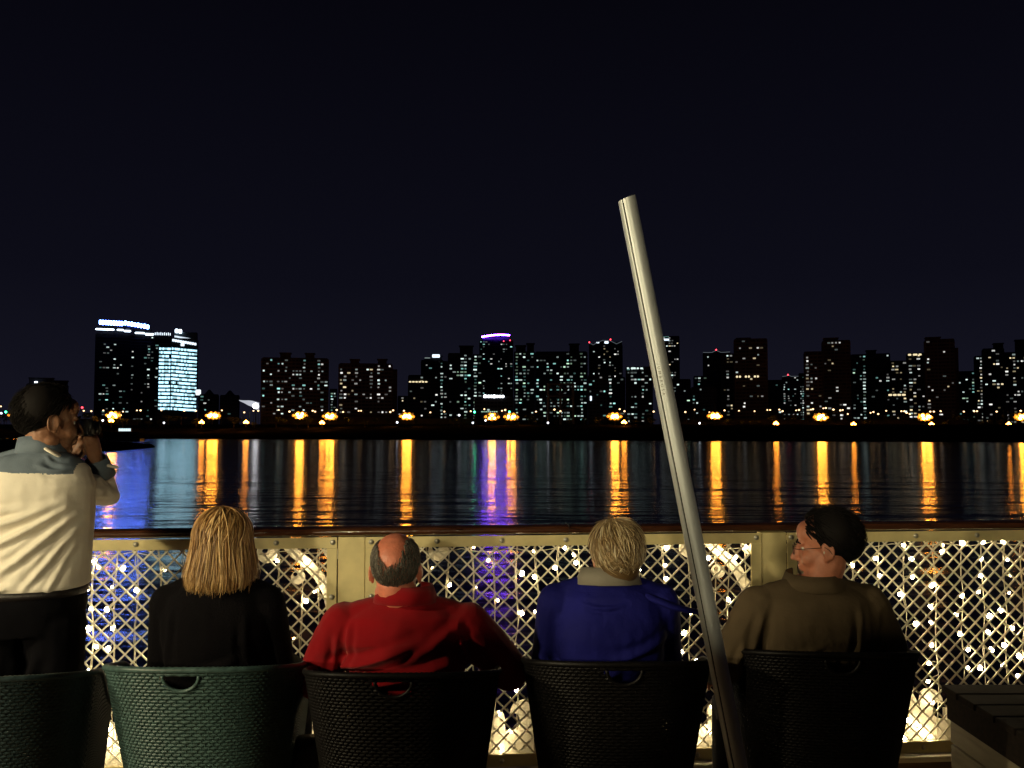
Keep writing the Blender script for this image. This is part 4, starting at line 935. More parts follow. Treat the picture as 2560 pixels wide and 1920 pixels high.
# ---- handbag hung on the arm of the third chair
r = empty('handbag', P(792, 1990, 2.9), R(8), label='black handbag with lace pattern between the green chair and the bald man chair', cat='handbag'); zt_ = P(792, 1842, 2.9).z - r.location.z
bm = bmesh.new(); rings(bm, [(0, 0, -.12, .085, .05), (0, 0, -.05, .092, .058), (0, 0, zt_ - .03, .082, .045), (0, 0, zt_, .070, .03)], 28, 4); obj('bag_body', bm, M_leather, r, True)
bm = bmesh.new(); tube(bm, [(-.07, 0, zt_ - .02), (-.092, -.01, zt_ - .012), (-.094, -.012, zt_ - .05), (-.088, 0, zt_ - .11)], .005, 6); tube(bm, [(.06, 0, zt_ - .02), (.08, .0, zt_ + .05), (.09, .0, zt_ + .09)], .005, 6); obj('strap', bm, M_leather, r, True)
bm = bmesh.new()
for k in range(7):
    for j in range(3):
        cxx = -.055 + k * .018; czz = zt_ - .075 - j * .02
        tube(bm, [(cxx + .008 * math.cos(t * math.pi / 4), -.0535 - .002, czz + .008 * math.sin(t * math.pi / 4)) for t in range(8)], .0009, 4, closed=True)
tag(obj('lace_trim', bm, mat('grey_lace', (.10, .09, .09), .6), r), kind='stuff')

# ================================================================== PEOPLE
def head_prims(bm, M, s=1.0, ears=True):
    """head facing local +Y, origin between the ears; M places it"""
    A = Matrix.Diagonal((s, s, s, 1)); T = M @ A
    def E(c, r, rx=0, ry=0, rz_=0):
        MM = T @ Matrix.Translation(Vector(c)) @ Matrix.Rotation(rz_, 4, 'Z') @ Matrix.Rotation(rx, 4, 'X') @ Matrix.Rotation(ry, 4, 'Y') @ Matrix.Diagonal((*r, 1))
        bmesh.ops.create_icosphere(bm, subdivisions=3, radius=1, matrix=MM)
    def Lb(pts, rr): limb(bm, [T @ Vector(p) for p in pts], [x * s for x in rr], 12)
    E((0, -.014, .034), (.077, .098, .088)); E((0, .028, -.028), (.061, .066, .086)); E((0, .036, -.078), (.050, .050, .034)); E((0, .074, -.100), (.020, .017, .016))
    E((0, .060, .050), (.060, .034, .040)); E((0, .078, .016), (.052, .016, .012))
    for k in (-1, 1):
        E((k * .036, .058, -.036), (.027, .030, .030)); E((k * .052, .0, -.072), (.018, .030, .022))
        E((k * .011, .101, -.039), (.010, .010, .008))
        if ears:
            E((k * .079, -.004, -.010), (.007, .020, .032), rx=R(-10), rz_=k * R(-18)); E((k * .078, .002, -.036), (.007, .009, .011))
            pts = []
            for i in range(9):
                t = R(-60 + i * 33); pts.append((k * (.083 + .003 * math.sin(i)), -.008 - .018 * math.cos(t), -.008 + .030 * math.sin(t)))
            Lb(pts, [.0042] * 9)
    Lb([(0, .088, .010), (0, .103, -.014), (0, .113, -.034)], [.009, .010, .0115])
    E((0, .093, -.062), (.024, .011, .0065)); E((0, .090, -.074), (.022, .011, .0075)); E((0, .084, -.052), (.028, .012, .012))
def face_parts(r, M, s=1.0, brow=None):
    T = M @ Matrix.Diagonal((s, s, s, 1))
    for k in (-1, 1):
        bm = bmesh.new(); ell(bm, T @ Vector((k * .031, .0715, -.002)), (.0105 * s,) * 3, sub=2); obj('eye', bm, M_eye, r, True)
        bm = bmesh.new(); ell(bm, T @ Vector((k * .031, .079, -.002)), (.0045 * s,) * 3, sub=2); obj('pupil', bm, M_black, r, True)
        bm = bmesh.new(); tube(bm, [T @ Vector((k * x, y, z)) for x, y, z in ((.014, .096, .018), (.03, .094, .023), (.048, .080, .017))], [.003 * s, .004 * s, .002 * s], 6); obj('eyebrow', bm, brow or H_black, r, True)
def hand_prims(bm, wrist, d, palm, spread=1, curl=.6, thumb=1, s=1.0):
    """d: direction of the hand, palm: palm normal"""
    d = Vector(d).normalized(); palm = Vector(palm); palm = (palm - d * palm.dot(d)).normalized(); side = d.cross(palm).normalized()
    w = Vector(wrist)
    limb(bm, [w - d * .01, w + d * .04 * s, w + d * .082 * s], [.026 * s, .030 * s, .031 * s], 12)
    for k in (-1, 0, 1): limb(bm, [w + d * .02 * s + side * k * .016 * s, w + d * .085 * s + side * k * .026 * s], [.014 * s, .0125 * s], 10)
    for i, (off, l) in enumerate(((.031, .072), (.0105, .080), (-.0105, .075), (-.031, .058))):
        p = w + d * .088 * s + side * off * s; q = [p - d * .02 * s, p]; dd = d.copy()
        for seg, (fr) in enumerate((.44, .31, .25)):
            a = curl * (.75, 1.0, .8)[seg]; dd = (dd * math.cos(a) + palm * math.sin(a)).normalized(); q.append(q[-1] + dd * l * fr * s)
        limb(bm, q, [.009 * s, .0088 * s, .0082 * s, .0074 * s, .0064 * s], 9)
    ts = side * thumb; q = [w + d * .028 * s + ts * .018 * s, w + d * .052 * s + ts * .040 * s + palm * .012 * s, w + d * .078 * s + ts * .046 * s + palm * .028 * s, w + d * .10 * s + ts * .040 * s + palm * .036 * s]
    limb(bm, q, [.014 * s, .0115 * s, .0095 * s, .0078 * s], 10)

def cloth_fn(folds, na=.004, ns=9.0, back=True, seed=0):
    """folds: list of ((x,z),(x,z), width, amp) ridges projected on the back; plus broad noise"""
    def fn(co, no):
        d = np.zeros(len(co))
        if na: d += .0011 * np.array([noise.noise(Vector((x * 34 + seed, y * 34, z * 20 + x * 9))) for x, y, z in co])
        for (a, b_, wd, am) in folds:
            ax, az = a; bx, bz = b_; vx, vz = bx - ax, bz - az; L2 = vx * vx + vz * vz
            t = np.clip(((co[:, 0] - ax) * vx + (co[:, 2] - az) * vz) / L2, 0, 1)
            bow = np.sin(t * math.pi) * .012
            dx = co[:, 0] - ax - t * vx; dz = co[:, 2] - az - t * vz + bow
            dist = np.hypot(dx, dz); tp = np.sin(np.clip(t * math.pi * .92 + .15, 0, math.pi))
            d += am * 1.5 * (np.exp(-(dist / (wd * .9)) ** 2) - .45 * np.exp(-((dist - wd * 1.9) / wd) ** 2)) * tp * (no[:, 1] < .25)
        if na:
            d += na * np.array([noise.noise(Vector((x * ns + seed, y * ns, z * ns * .8))) + .5 * noise.noise(Vector((x * ns * 2.3, y * ns * 2.3 + seed, z * ns * 2))) for x, y, z in co])
        return d
    return fn

def strands(bm, T, n, root_ok, flow, length, rad, steps=8, ra=(.079, .100, .090), c0=(0, -.014, .034), lift=.004, seed=1, jitter=.3, sway=0, zmin=None):
    """locks of hair lying on the skull ellipsoid; T places head space"""
    rnd = random.Random(seed); made = 0; tries = 0; c0 = Vector(c0)
    while made < n and tries < n * 30:
        tries += 1
        u = Vector((rnd.gauss(0, 1), rnd.gauss(0, 1), rnd.gauss(0, 1))).normalized()
        if not root_ok(u, rnd): continue
        L = length(u, rnd); st = L / steps; lf = lift * rnd.uniform(.4, 1.6)
        p = Vector((c0.x + u.x * (ra[0] + lf * .3), c0.y + u.y * (ra[1] + lf * .3), c0.z + u.z * (ra[2] + lf * .3))); pts = [p.copy()]
        jt = Vector((rnd.gauss(0, jitter), rnd.gauss(0, jitter), rnd.gauss(0, jitter * .4))); ph = rnd.uniform(0, 6)
        zm = None if zmin is None else zmin + rnd.gauss(0, .009) + (.028 * rnd.random() ** 2) - .05 * abs(u.x) * 0
        for k in range(steps):
            if zm is not None and p.z < zm: break
            q = p - c0; nrm = Vector((q.x / ra[0] ** 2, q.y / ra[1] ** 2, q.z / ra[2] ** 2)).normalized()
            f = (flow(p, u) + jt * .35).normalized()
            t = f - nrm * f.dot(nrm)
            inside = math.sqrt((q.x / ra[0]) ** 2 + (q.y / ra[1]) ** 2 + (q.z / ra[2]) ** 2)
            if q.z < -.01 and L > .12: t = Vector((f.x * .25 + sway * math.sin(k * .42 + ph), f.y * .25, -1)); 
            if t.length < 1e-4: break
            p = p + t.normalized() * st
            q = p - c0; k2 = math.sqrt((q.x / ra[0]) ** 2 + (q.y / ra[1]) ** 2 + (q.z / ra[2]) ** 2)
            tgt = 1 + lf / .09 * (.5 + k / steps)
            if k2 < tgt: p = c0 + q * (tgt / k2)
            pts.append(p.copy())
        m = len(pts)
        if m < 3: continue
        m = len(pts); rb = rad * rnd.uniform(.7, 1.3)
        tube(bm, [T @ x for x in pts], [(rb * 1.5 * (1 - .75 * (i / (m - 1)) ** 2), rb * .6 * (1 - .75 * (i / (m - 1)) ** 2)) for i in range(m)], 5)
        made += 1

def seated(name_lb, x, y, rz, head, hs, sh, bulk, skinm, cloth, cname, folds, arms, elbow, hand, collar=None, group=None, hair=None, hyaw=0, hpitch=0, trousers=C_dark, na=.004, seed=0, sleeve_short=False, neck_r=.056, slump=0.0):
    """head: local head-centre (x,y,z); sh: shoulder height; bulk: torso width factor"""
    r = empty('person', (x, y, 0), rz, label=name_lb, cat='person')
    hx, hy, hz = head; MH = Matrix.Translation((hx, hy, hz)) @ Matrix.Rotation(hyaw, 4, 'Z') @ Matrix.Rotation(hpitch, 4, 'X')
    b = bulk; bh = min(b, 1.0)
    tor = [(0, .03, .455, .165 * bh, .12), (0, .03, .52, .172 * bh, .122), (0, .025, .64, .168 * bh, .115), (0, .012, .78, .175 * (b + bh) / 2, .115), (0, -.005, .90, .185 * b, .118), (0, -.008, sh - .07, .188 * b, .108), (0, -.006, sh, .165 * b, .088), (0, 0, sh + .035, .11 * b, .066), (0, .004, sh + .065, .06, .055)]
    shj = [Vector((k * .172 * b, 0, sh - .035)) for k in (-1, 1)]
    bm = bmesh.new(); rings(bm, [(a, c, z, u * .93, w_ * .9) for a, c, z, u, w_ in tor])
    limb(bm, [(0, .0, sh - .02), (hx * .6, hy * .5, sh + .05), (hx, hy - .012, hz - .05)], [.052, neck_r, neck_r])
    head_prims(bm, MH, hs)
    for i, k in enumerate((-1, 1)):
        e_ = Vector(elbow[i]); h_ = Vector(hand[i]); s0 = shj[i]
        limb(bm, [s0, s0.lerp(e_, .5), e_, e_.lerp(h_, .4), h_], [.050, .042, .036, .036, .025])
        hand_prims(bm, h_, (h_ - e_) + Vector((0, 0, -.04)), (0, .1, -1), curl=.35, thumb=k)
        kn = Vector((k * .14, .50, .50)); ft = Vector((k * .15, .50, .07))
        limb(bm, [(k * .09, .05, .50), (k * .12, .28, .52), kn], [.078, .070, .052]); limb(bm, [kn, kn.lerp(ft, .35), ft], [.050, .052, .034]); limb(bm, [ft + Vector((0, -.03, -.02)), ft + Vector((0, .12, -.04))], [.035, .026])
    remesh('body', bm, skinm, r, .0052, 2)
    # garment over torso and arms
    bm = bmesh.new(); rings(bm, [(a, c, z, u + .006, w_ + .006) for a, c, z, u, w_ in tor[:-1]] + [(hx * .3, .002, sh + .058, .074, .066)])
    for i, k in enumerate((-1, 1)):
        e_ = Vector(elbow[i]); h_ = Vector(hand[i]); s0 = shj[i]
        limb(bm, [Vector((k * .05, 0, sh + .012)), Vector((k * .12 * b, 0, sh - .008)), s0], [(.055), .058, .062])
        if sleeve_short: limb(bm, [s0, s0.lerp(e_, .5), s0.lerp(e_, .93)], [.066 * arms, .064 * arms, .062 * arms])
        else: limb(bm, [s0, s0.lerp(e_, .5), e_, e_.lerp(h_, .5), e_.lerp(h_, .93)], [.064 * arms, .058 * arms, .052 * arms, .048 * arms, .042 * arms])
    remesh(cname, bm, cloth, r, .0062, 5, cloth_fn(folds, na, seed=seed))
    bm = bmesh.new()
    rings(bm, [(0, .03, .445, .17 * bh, .128), (0, .03, .50, .182 * bh, .132), (0, .03, .56, .175 * bh, .126)])
    for k in (-1, 1):
        kn = Vector((k * .14, .50, .50)); ft = Vector((k * .15, .50, .13)); limb(bm, [(k * .09, .05, .51), (k * .12, .28, .52), kn], [.09, .082, .066]); limb(bm, [kn, ft], [.062, .052])
    remesh('trousers', bm, trousers, r, .012, 3)
    for k in (-1, 1):
        bm = bmesh.new(); limb(bm, [(k * .15, .47, .045), (k * .155, .58, .04), (k * .16, .68, .032)], [.042, .042, .032]); obj('shoe', bm, M_shoe, r, True)
    face_parts(r, MH, hs, brow=hair)
    return r, MH
def collar_ring(r, name, m, c, rx, ry, h, tilt=0, open_front=True, flare=.012, th=.0035, a0=-60, a1=240):
    """turned-down collar band round the neck, open at the throat (+Y)"""
    bm = bmesh.new(); L = []
    N = 36
    for i in range(N + 1):
        t = R(120 + 300 * i / N); cx, sy = math.cos(t), math.sin(t)
        def q(rr, z): return Vector((c[0] + cx * (rx + rr), c[1] + sy * (ry + rr) * 1.0, c[2] + z - tilt * sy))
        wv = .0015 * math.sin(i * 1.3)
        L.append([bm.verts.new(q(-.002, -.012)), bm.verts.new(q(.001, h)), bm.verts.new(q(th + .002, h + .002)), bm.verts.new(q(flare + wv, -.018)), bm.verts.new(q(flare - th + wv, -.020))])
    for a, b_ in zip(L, L[1:]):
        for k in range(5): bm.faces.new((a[k], b_[k], b_[(k + 1) % 5], a[(k + 1) % 5]))
    bm.faces.new(L[0]); bm.faces.new(list(reversed(L[-1])))
    bevel_ok = True
    return obj(name, bm, m, r, True)

# -- blond woman in black
Yp = c2.location.y + .0
hc = P(562, 1357, 2.88)
r, MH = seated('woman with shoulder-length blond hair and black top, seen from behind on the green chair', -.975, 2.88, 0, (hc.x + .975, 0.0, hc.z), .92, 1.045, .93, M_skin_b, C_black, 'black_top', [((-.12, 1.0), (-.14, .82), .012, .008), ((.12, .98), (.13, .8), .012, .008), ((-.1, .80), (.12, .86), .014, .007)], 1.0, ((-.200, .05, .80), (.190, .05, .80)), ((-.19, .27, .72), (.19, .27, .72)), hair=H_blond, trousers=C_trouser, seed=3)
bm = bmesh.new()
T = MH @ Matrix.Diagonal((.92, .92, .92, 1))
fl = lambda p, u: Vector((p.x * 1.6, -.1 + p.y * .4, -1.0))
ell(bm, T @ Vector((0, -.018, .036)), (.080, .096, .086)); ell(bm, T @ Vector((0, -.05, -.035)), (.079, .050, .095)); ell(bm, T @ Vector((-.008, -.052, -.075)), (.078, .043, .055))
strands(bm, T, 3200, lambda u, rn: u.z > -.15 and (u.y < .55 or u.z > .75), lambda p, u: Vector((p.x * 3.0 - .10 - (6 * p.x if p.z < -.09 else 0), p.y * 2.0 - .12, -.5)), lambda u, rn: rn.uniform(.30, .36), .0016, 15, ra=(.084, .103, .091), lift=.012, seed=5, jitter=.32, sway=.10, zmin=-.130)
obj('long_hair', bm, H_blond, r, True)

# -- bald man in the red polo
hc = P(988, 1427, 2.82)
folds = [((-.30, .80), (.10, .93), .016, .014), ((-.27, .76), (.16, .84), .014, .016), ((-.22, .72), (.20, .76), .012, .010), ((-.21, .92), (-.24, .78), .011, .014), ((-.17, .96), (-.19, .80), .010, .010), ((.02, .86), (.20, .98), .016, .010), ((.17, .98), (.22, .80), .014, .012), ((-.25, .70), (-.10, .78), .012, .012)]
r, MH = seated('bald man with a grey fringe in a red polo shirt, seen from behind', -.35, 2.86, 0, (hc.x + .35, -.02, hc.z), .99, .978, 1.18, M_skin_r, C_red, 'red_polo_shirt', folds, 1.15, ((-.310, .06, .74), (.345, .10, .76)), ((-.24, .30, .68), (.27, .32, .70)), hair=H_grey, sleeve_short=True, neck_r=.064, seed=9)
collar_ring(r, 'collar', C_red, (.0, -.006, 1.040), .084, .076, .034, tilt=.004, flare=.024)
bm = bmesh.new(); strands(bm, MH @ Matrix.Diagonal((.99, .99, .99, 1)), 2200, lambda u, rn: u.y < .35 and (u.z > -.66 or (u.y < -.35 and u.z > -.86)) and u.z < .80 and (((u.x + .10) / (.60 + rn.uniform(-.05, .05))) ** 2 + ((u.z - 1.0) / (1.02 + rn.uniform(-.06, .06))) ** 2 > 1), lambda p, u: Vector((p.x * 1.2, -.3, -1.0)), lambda u, rn: rn.uniform(.014, .03), .0013, 4, ra=(.0775, .0985, .0885), lift=.004, seed=8, jitter=.5)
obj('hair_fringe', bm, H_grey, r, True)

# -- short-haired woman in the blue jacket
hc = P(1541, 1388, 2.90)
folds = [((-.24, .70), (.02, .80), .012, .016), ((-.20, .66), (.10, .74), .010, .014), ((-.16, .74), (-.06, .66), .009, .012), ((.0, .84), (.20, .92), .014, .008), ((-.10, 1.02), (.04, 1.015), .006, .007), ((-.24, .84), (-.12, .78), .012, .010), ((.05, .72), (.22, .80), .012, .010)]
r, MH = seated('woman with short blond hair in a blue jacket draped on her shoulders, seen from behind', .325, 2.92, 0, (hc.x - .325, -.01, hc.z), .93, 1.035, 1.0, M_skin_b, C_blue, 'blue_jacket', folds, 1.08, ((-.205, .04, .78), (.200, .06, .80)), ((-.2, .27, .70), (.2, .28, .7)), hair=H_short, seed=5, hyaw=R(8))
collar_ring(r, 'collar', C_lining, (.0, .0, 1.085), .085, .078, .034, tilt=.012, flare=.030)
bm = bmesh.new(); limb(bm, [(.12, -.06, 1.035), (.20, -.07, 1.005), (.27, -.05, .985), (.315, -.02, .975)], [(.020, .012), (.024, .012), (.018, .009), (.010, .006)]); obj('jacket_lapel', bm, C_blue, r, True)
bm = bmesh.new(); TT = MH @ Matrix.Diagonal((.93, .93, .93, 1))
ell(bm, TT @ Vector((0, -.018, .036)), (.078, .100, .088)); ell(bm, TT @ Vector((0, -.05, -.03)), (.070, .050, .066))
strands(bm, TT, 1900, lambda u, rn: (u.z > -.55 and u.y < .25) or u.z > .35, lambda p, u: Vector((p.x * 3.0 + .15, p.y * 1.2 - .30, -.62 - p.z * .5)), lambda u, rn: rn.uniform(.05, .10), .0021, 8, ra=(.079, .101, .090), lift=.014, seed=15, jitter=.55)
obj('short_hair', bm, H_short, r, True)

# -- man in khaki looking left
hc = P(2062, 1366, 2.92)
folds = [((-.14, .86), (-.16, .70), .010, .012), ((-.09, .86), (-.12, .68), .009, .010), ((-.04, .84), (-.05, .68), .009, .010), ((.02, .84), (.01, .68), .010, .009), ((-.20, .80), (.0, .87), .012, -.008), ((.12, 1.0), (.10, .84), .012, .009), ((.19, .98), (.20, .78), .012, .012), ((-.20, .98), (-.24, .84), .014, .012), ((-.26, .88), (-.30, .78), .012, .010), ((-.17, .70), (.02, .69), .010, .012)]
r, MH = seated('man in a khaki shirt and glasses with dark hair, turning his head left', 1.02, 2.94, R(4), (hc.x - 1.02 + .012, -.005, hc.z), .98, 1.022, 1.10, M_skin_t, C_tan, 'khaki_shirt', folds, 1.16, ((-.310, .0, .79), (.295, .02, .79)), ((-.26, .26, .70), (.25, .26, .68)), hair=H_black, neck_r=.060, hyaw=R(64), hpitch=R(-6), seed=2)
collar_ring(r, 'collar', C_tan, (.0, .0, 1.070), .084, .074, .030, tilt=-.004, flare=.026)
TT = MH @ Matrix.Diagonal((.98, .98, .98, 1))
bm = bmesh.new(); ell(bm, TT @ Vector((0, -.022, .044)), (.080, .098, .088)); ell(bm, TT @ Vector((0, -.055, .0)), (.070, .052, .06))
strands(bm, TT, 1500, lambda u, rn: (u.z > .18 and u.y < .72) or (u.y < -.22 and u.z > -.62) or (abs(u.x) > .75 and -.1 < u.z < .3 and u.y < .42), lambda p, u: Vector((p.x * 1.5, -.65, -.55)), lambda u, rn: rn.uniform(.03, .05), .0020, 6, ra=(.081, .101, .091), lift=.010, seed=25, jitter=.35)
obj('black_hair', bm, H_black, r, True)
# glasses
g = empty('glasses', (0, 0, 0)); g.parent = r
g = r
bm = bmesh.new()
for k in (-1, 1): tube(bm, [TT @ Vector((k * .033 + .023 * math.cos(t * math.pi / 9), .108 - .01 * abs(math.cos(t * math.pi / 9)) * 0, -.004 + .017 * math.sin(t * math.pi / 9))) for t in range(18)], .0011, 5, closed=True)
tube(bm, [TT @ Vector((x, .110, .002)) for x in (-.010, 0, .010)], .0011, 5)
for k in (-1, 1): tube(bm, [TT @ Vector(p) for p in ((k * .056, .108, .002), (k * .078, .085, .002), (k * .086, .0, .004), (k * .087, -.012, -.006), (k * .084, -.024, -.028))], .0013, 5)
obj('glasses_frame', bm, mat('glasses_metal', (.05, .02, .015), .35, metal=.6), r)
bm = bmesh.new(); ell(bm, TT @ Vector((.085, .006, -.012)), (.0035, .004, .007), sub=2); ell(bm, TT @ Vector((-.085, .006, -.012)), (.0035, .004, .007), sub=2); obj('hearing_aid', bm, M_steel, r, True)
bpy.data.objects.remove([o for o in bpy.data.objects if o.name == 'glasses'][0])

# -- standing photographer at the left
Ys = 3.12; base = P(78, 1400, Ys)
r = empty('person', (base.x, Ys, 0), 0, label='man standing at far left in a cream shirt with blue yoke, raising a camera', cat='person')
def Q(px, py, Y): return P(px, py, Y) - Vector((base.x, Ys, 0))
nb = Q(112, 1128, 3.13); hc = Q(123, 1052, 3.13); yaw = R(14)
MH = Matrix.Translation(hc) @ Matrix.Rotation(R(-47), 4, 'Z') @ Matrix.Rotation(R(-5), 4, 'X')
tor = [(-.005, 0, .88, .165, .125, yaw), (-.005, 0, .98, .180, .135, yaw), (0, 0, 1.06, .185, .140, yaw), (.0, 0, 1.16, .190, .135, yaw), (.0, 0, 1.28, .195, .130, yaw), (.0, 0, 1.38, .197, .120, yaw), (.0, 0, 1.445, .175, .098, yaw), (.02, 0, 1.485, .115, .075, yaw), (.035, 0, 1.51, .065, .062, yaw)]
Rs, Re, Rw = Q(178, 1208, 3.12), Q(268, 1237, 3.33), Q(240, 1150, 3.27); Rh = Q(224, 1090, 3.25)
Ls, Le, Lw, Lh = Vector((-.17, .04, 1.41)), Vector((-.02, .26, 1.26)), Q(176, 1154, 3.30), Q(190, 1118, 3.31)
bm = bmesh.new(); rings(bm, [(a, c, z, u * .93, w_ * .92, y_) for a, c, z, u, w_, y_ in tor])
limb(bm, [(.02, 0, 1.45), tuple(nb), tuple(hc + Vector((-.01, -.02, -.05)))], [.075, .062, .058])
head_prims(bm, MH, 1.0)
limb(bm, [Rs, Rs.lerp(Re, .5), Re, Re.lerp(Rw, .5), Rw], [.052, .046, .040, .038, .027]); limb(bm, [Ls, Ls.lerp(Le, .5), Le, Le.lerp(Lw, .5), Lw], [.052, .046, .040, .036, .026])
hand_prims(bm, Rw, (Rh - Rw), (-1, .1, .15), curl=.42, thumb=-1, s=.95); hand_prims(bm, Lw, (Lh - Lw) + Vector((.02, 0, 0)), (.5, -.1, 1), curl=.6, thumb=1, s=.95)
for k in (-1, 1): limb(bm, [(k * .09, .0, .90), (k * .10, .01, .50), (k * .105, 0, .12)], [.085, .058, .045]); limb(bm, [(k * .105, -.02, .07), (k * .115, .14, .05)], [.04, .032])
remesh('body', bm, M_skin_a, r, .0042, 2)
bm = bmesh.new(); rings(bm, [(0, 0, 1.005, .180, .138, yaw), (0, 0, 1.03, .198, .155, yaw)] + [(a, c, z, u + .010, w_ + .012, y_) for a, c, z, u, w_, y_ in tor[2:-1]] + [(.035, 0, 1.502, .074, .068, yaw)])
limb(bm, [Vector((.05, 0, 1.475)), Vector((.11, 0, 1.445)), Rs], [.05, .055, .06]); limb(bm, [Vector((-.03, 0, 1.475)), Vector((-.12, .02, 1.445)), Ls], [.05, .055, .06])
folds = [((.16, 1.33), (-.18, 1.22), .014, .009), ((.17, 1.31), (-.14, 1.14), .012, .012), ((.18, 1.28), (-.06, 1.06), .012, .013), ((.19, 1.24), (.05, 1.03), .010, .013), ((.185, 1.20), (.12, 1.02), .009, .010), ((.10, 1.32), (-.22, 1.30), .012, .007), ((.0, 1.12), (-.20, 1.08), .012, .011), ((.02, 1.045), (-.20, 1.03), .010, .010), ((.06, 1.46), (.16, 1.44), .008, .006), ((.08, 1.49), (.15, 1.455), .006, .006)]
o = remesh('cream_shirt', bm, [C_cream, C_denim], r, .006, 4, cloth_fn(folds, .0035, seed=4))
me = o.data
for f in me.polygons:
    c = f.center
    if c.z > 1.432 - .05 * (c.x) and not (c.x > .165): f.material_index = 1
bm = bmesh.new(); limb(bm, [Rs.lerp(Re, .12) + Vector((.0, 0, -.004)), Rs.lerp(Re, .5), Re, Re.lerp(Rw, .6)], [.058, .060, .053, .044]); so = cloth_fn([((.14, 1.40), (.20, 1.36), .008, .006), ((.2, 1.42), (.25, 1.37), .008, .007)], .006, 14, seed=7)
remesh('sleeve', bm, C_cream, r, .006, 4, so)
bm = bmesh.new(); limb(bm, [Ls, Ls.lerp(Le, .5), Le, Le.lerp(Lw, .62)], [.066, .062, .055, .045]); remesh('sleeve', bm, C_cream, r, .008, 4, cloth_fn([], .006, 14, seed=8))
def cuff(name, a, b_, r0, r1, m):
    bm = bmesh.new(); d = (b_ - a).normalized(); x, y = frame_for(d); N = 24; L = []
    for i in range(N):
        t = 2 * math.pi * i / N; u = x * math.cos(t) + y * math.sin(t); L.append([bm.verts.new(a + u * r0), bm.verts.new(b_ + u * r1), bm.verts.new(b_ + u * (r1 - .004)), bm.verts.new(a + u * (r0 - .004))])
    for i in range(N):
        p, q = L[i], L[(i + 1) % N]
        for k in range(4): bm.faces.new((p[k], p[(k + 1) % 4], q[(k + 1) % 4], q[k]))
    return obj(name, bm, m, r, True)
cuff('cuff', Re.lerp(Rw, .52), Rw + (Rw - Re) * .03, .054, .043, C_denim); cuff('cuff', Le.lerp(Lw, .6), Le.lerp(Lw, .88), .050, .042, C_denim)
bm = bmesh.new(); p0 = Q(262, 1162, 3.28); limb(bm, [p0, p0.lerp(Q(292, 1168, 3.26), .6), Q(291, 1168, 3.26)], [(.016, .008), (.010, .006), (.008, .006)]); obj('cuff_tab', bm, C_cream, r, True)
collar_ring(r, 'collar', C_denim, tuple(nb + Vector((-.012, .0, -.008))), .074, .068, .042, tilt=.02, flare=.014)
bm = bmesh.new(); limb(bm, [Q(116, 1122, 3.07), Q(138, 1134, 3.07), Q(160, 1146, 3.10)], [(.015, .006), (.017, .007), (.009, .005)]); obj('placket_edge', bm, C_cream, r, True)
bm = bmesh.new(); rings(bm, [(-.005, 0, .86, .178, .138, yaw), (-.005, 0, .95, .192, .148, yaw), (0, 0, 1.012, .186, .146, yaw)])
for k in (-1, 1): limb(bm, [(k * .092, 0, .90), (k * .10, .01, .52), (k * .105, 0, .10)], [.105, .078, .068])
remesh('trousers', bm, C_trouser, r, .009, 4, cloth_fn([((.08, .80), (.02, .70), .02, .012), ((-.02, .78), (.06, .60), .02, .01), ((.15, .7), (.09, .55), .02, .01)], .006, 6, seed=5))
bm = bmesh.new(); rings(bm, [(0, 0, .995, .190, .150, yaw), (0, 0, 1.022, .191, .151, yaw)]); obj('belt', bm, M_leather, r, True)
for k in (-1, 1): bm = bmesh.new(); limb(bm, [(k * .105, -.05, .045), (k * .11, .06, .045), (k * .12, .17, .035)], [.045, .045, .034]); obj('shoe', bm, M_shoe, r, True)
bm = bmesh.new(); ell(bm, MH @ Vector((0, -.022, .046)), (.082, .102, .090)); ell(bm, MH @ Vector((0, -.052, .0)), (.074, .056, .062))
strands(bm, MH, 1800, lambda u, rn: (u.z > .28 and u.y < .62) or (u.y < -.25 and u.z > -.66) or (abs(u.x) > .75 and 0 < u.z < .35 and u.y < .3), lambda p, u: Vector((p.x * 1.6, -.55, -.6)), lambda u, rn: rn.uniform(.025, .042), .0018, 6, ra=(.082, .104, .093), lift=.008, seed=31, jitter=.35)
obj('black_hair', bm, H_black, r, True)
face_parts(r, MH, 1.0)
bm = bmesh.new(); d = (Lh - Lw).normalized(); x, y = frame_for(d); tube(bm, [Lw + d * .002 + (x * math.cos(t) + y * math.sin(t)) * .030 for t in [i * math.pi / 9 for i in range(18)]], [(.004, .009)] * 18, 6, closed=True); obj('wristwatch', bm, M_steel, r, True)
# camera in his hands
fd = MH.to_3x3() @ Vector((0, 1, 0)); cp = hc + fd * .128 + Vector((0, 0, -.012))
cam_o = empty('camera', tuple(Vector((base.x, Ys, 0)) + cp), R(-47), label='black camera held to the eye of the standing man', cat='camera'); cam_o.scale = (.86, .86, .86)
bm = bmesh.new(); box(bm, -.060, .060, -.015, .018, -.040, .036); bevel(bm, .008, 3); obj('camera_body', bm, M_black, cam_o, True)
bm = bmesh.new(); box(bm, -.024, .024, -.014, .02, .0405, .062); bevel(bm, .006, 2); obj('viewfinder_hump', bm, M_black, cam_o, True)
bm = bmesh.new(); tube(bm, [(0, .0185, -.004), (0, .044, -.004)], [.029, .028], 24); tube(bm, [(0, .0445, -.004), (0, .052, -.004)], [.030, .030], 24); obj('lens', bm, M_black, cam_o, True)
bm = bmesh.new(); tube(bm, [(-.066, 0, .028), (-.085, -.01, .045), (-.088, -.01, .0), (-.07, -.02, -.06)], (.0035), 6); obj('neck_strap', bm, mat('strap_tan', (.20, .16, .10), .7), cam_o)

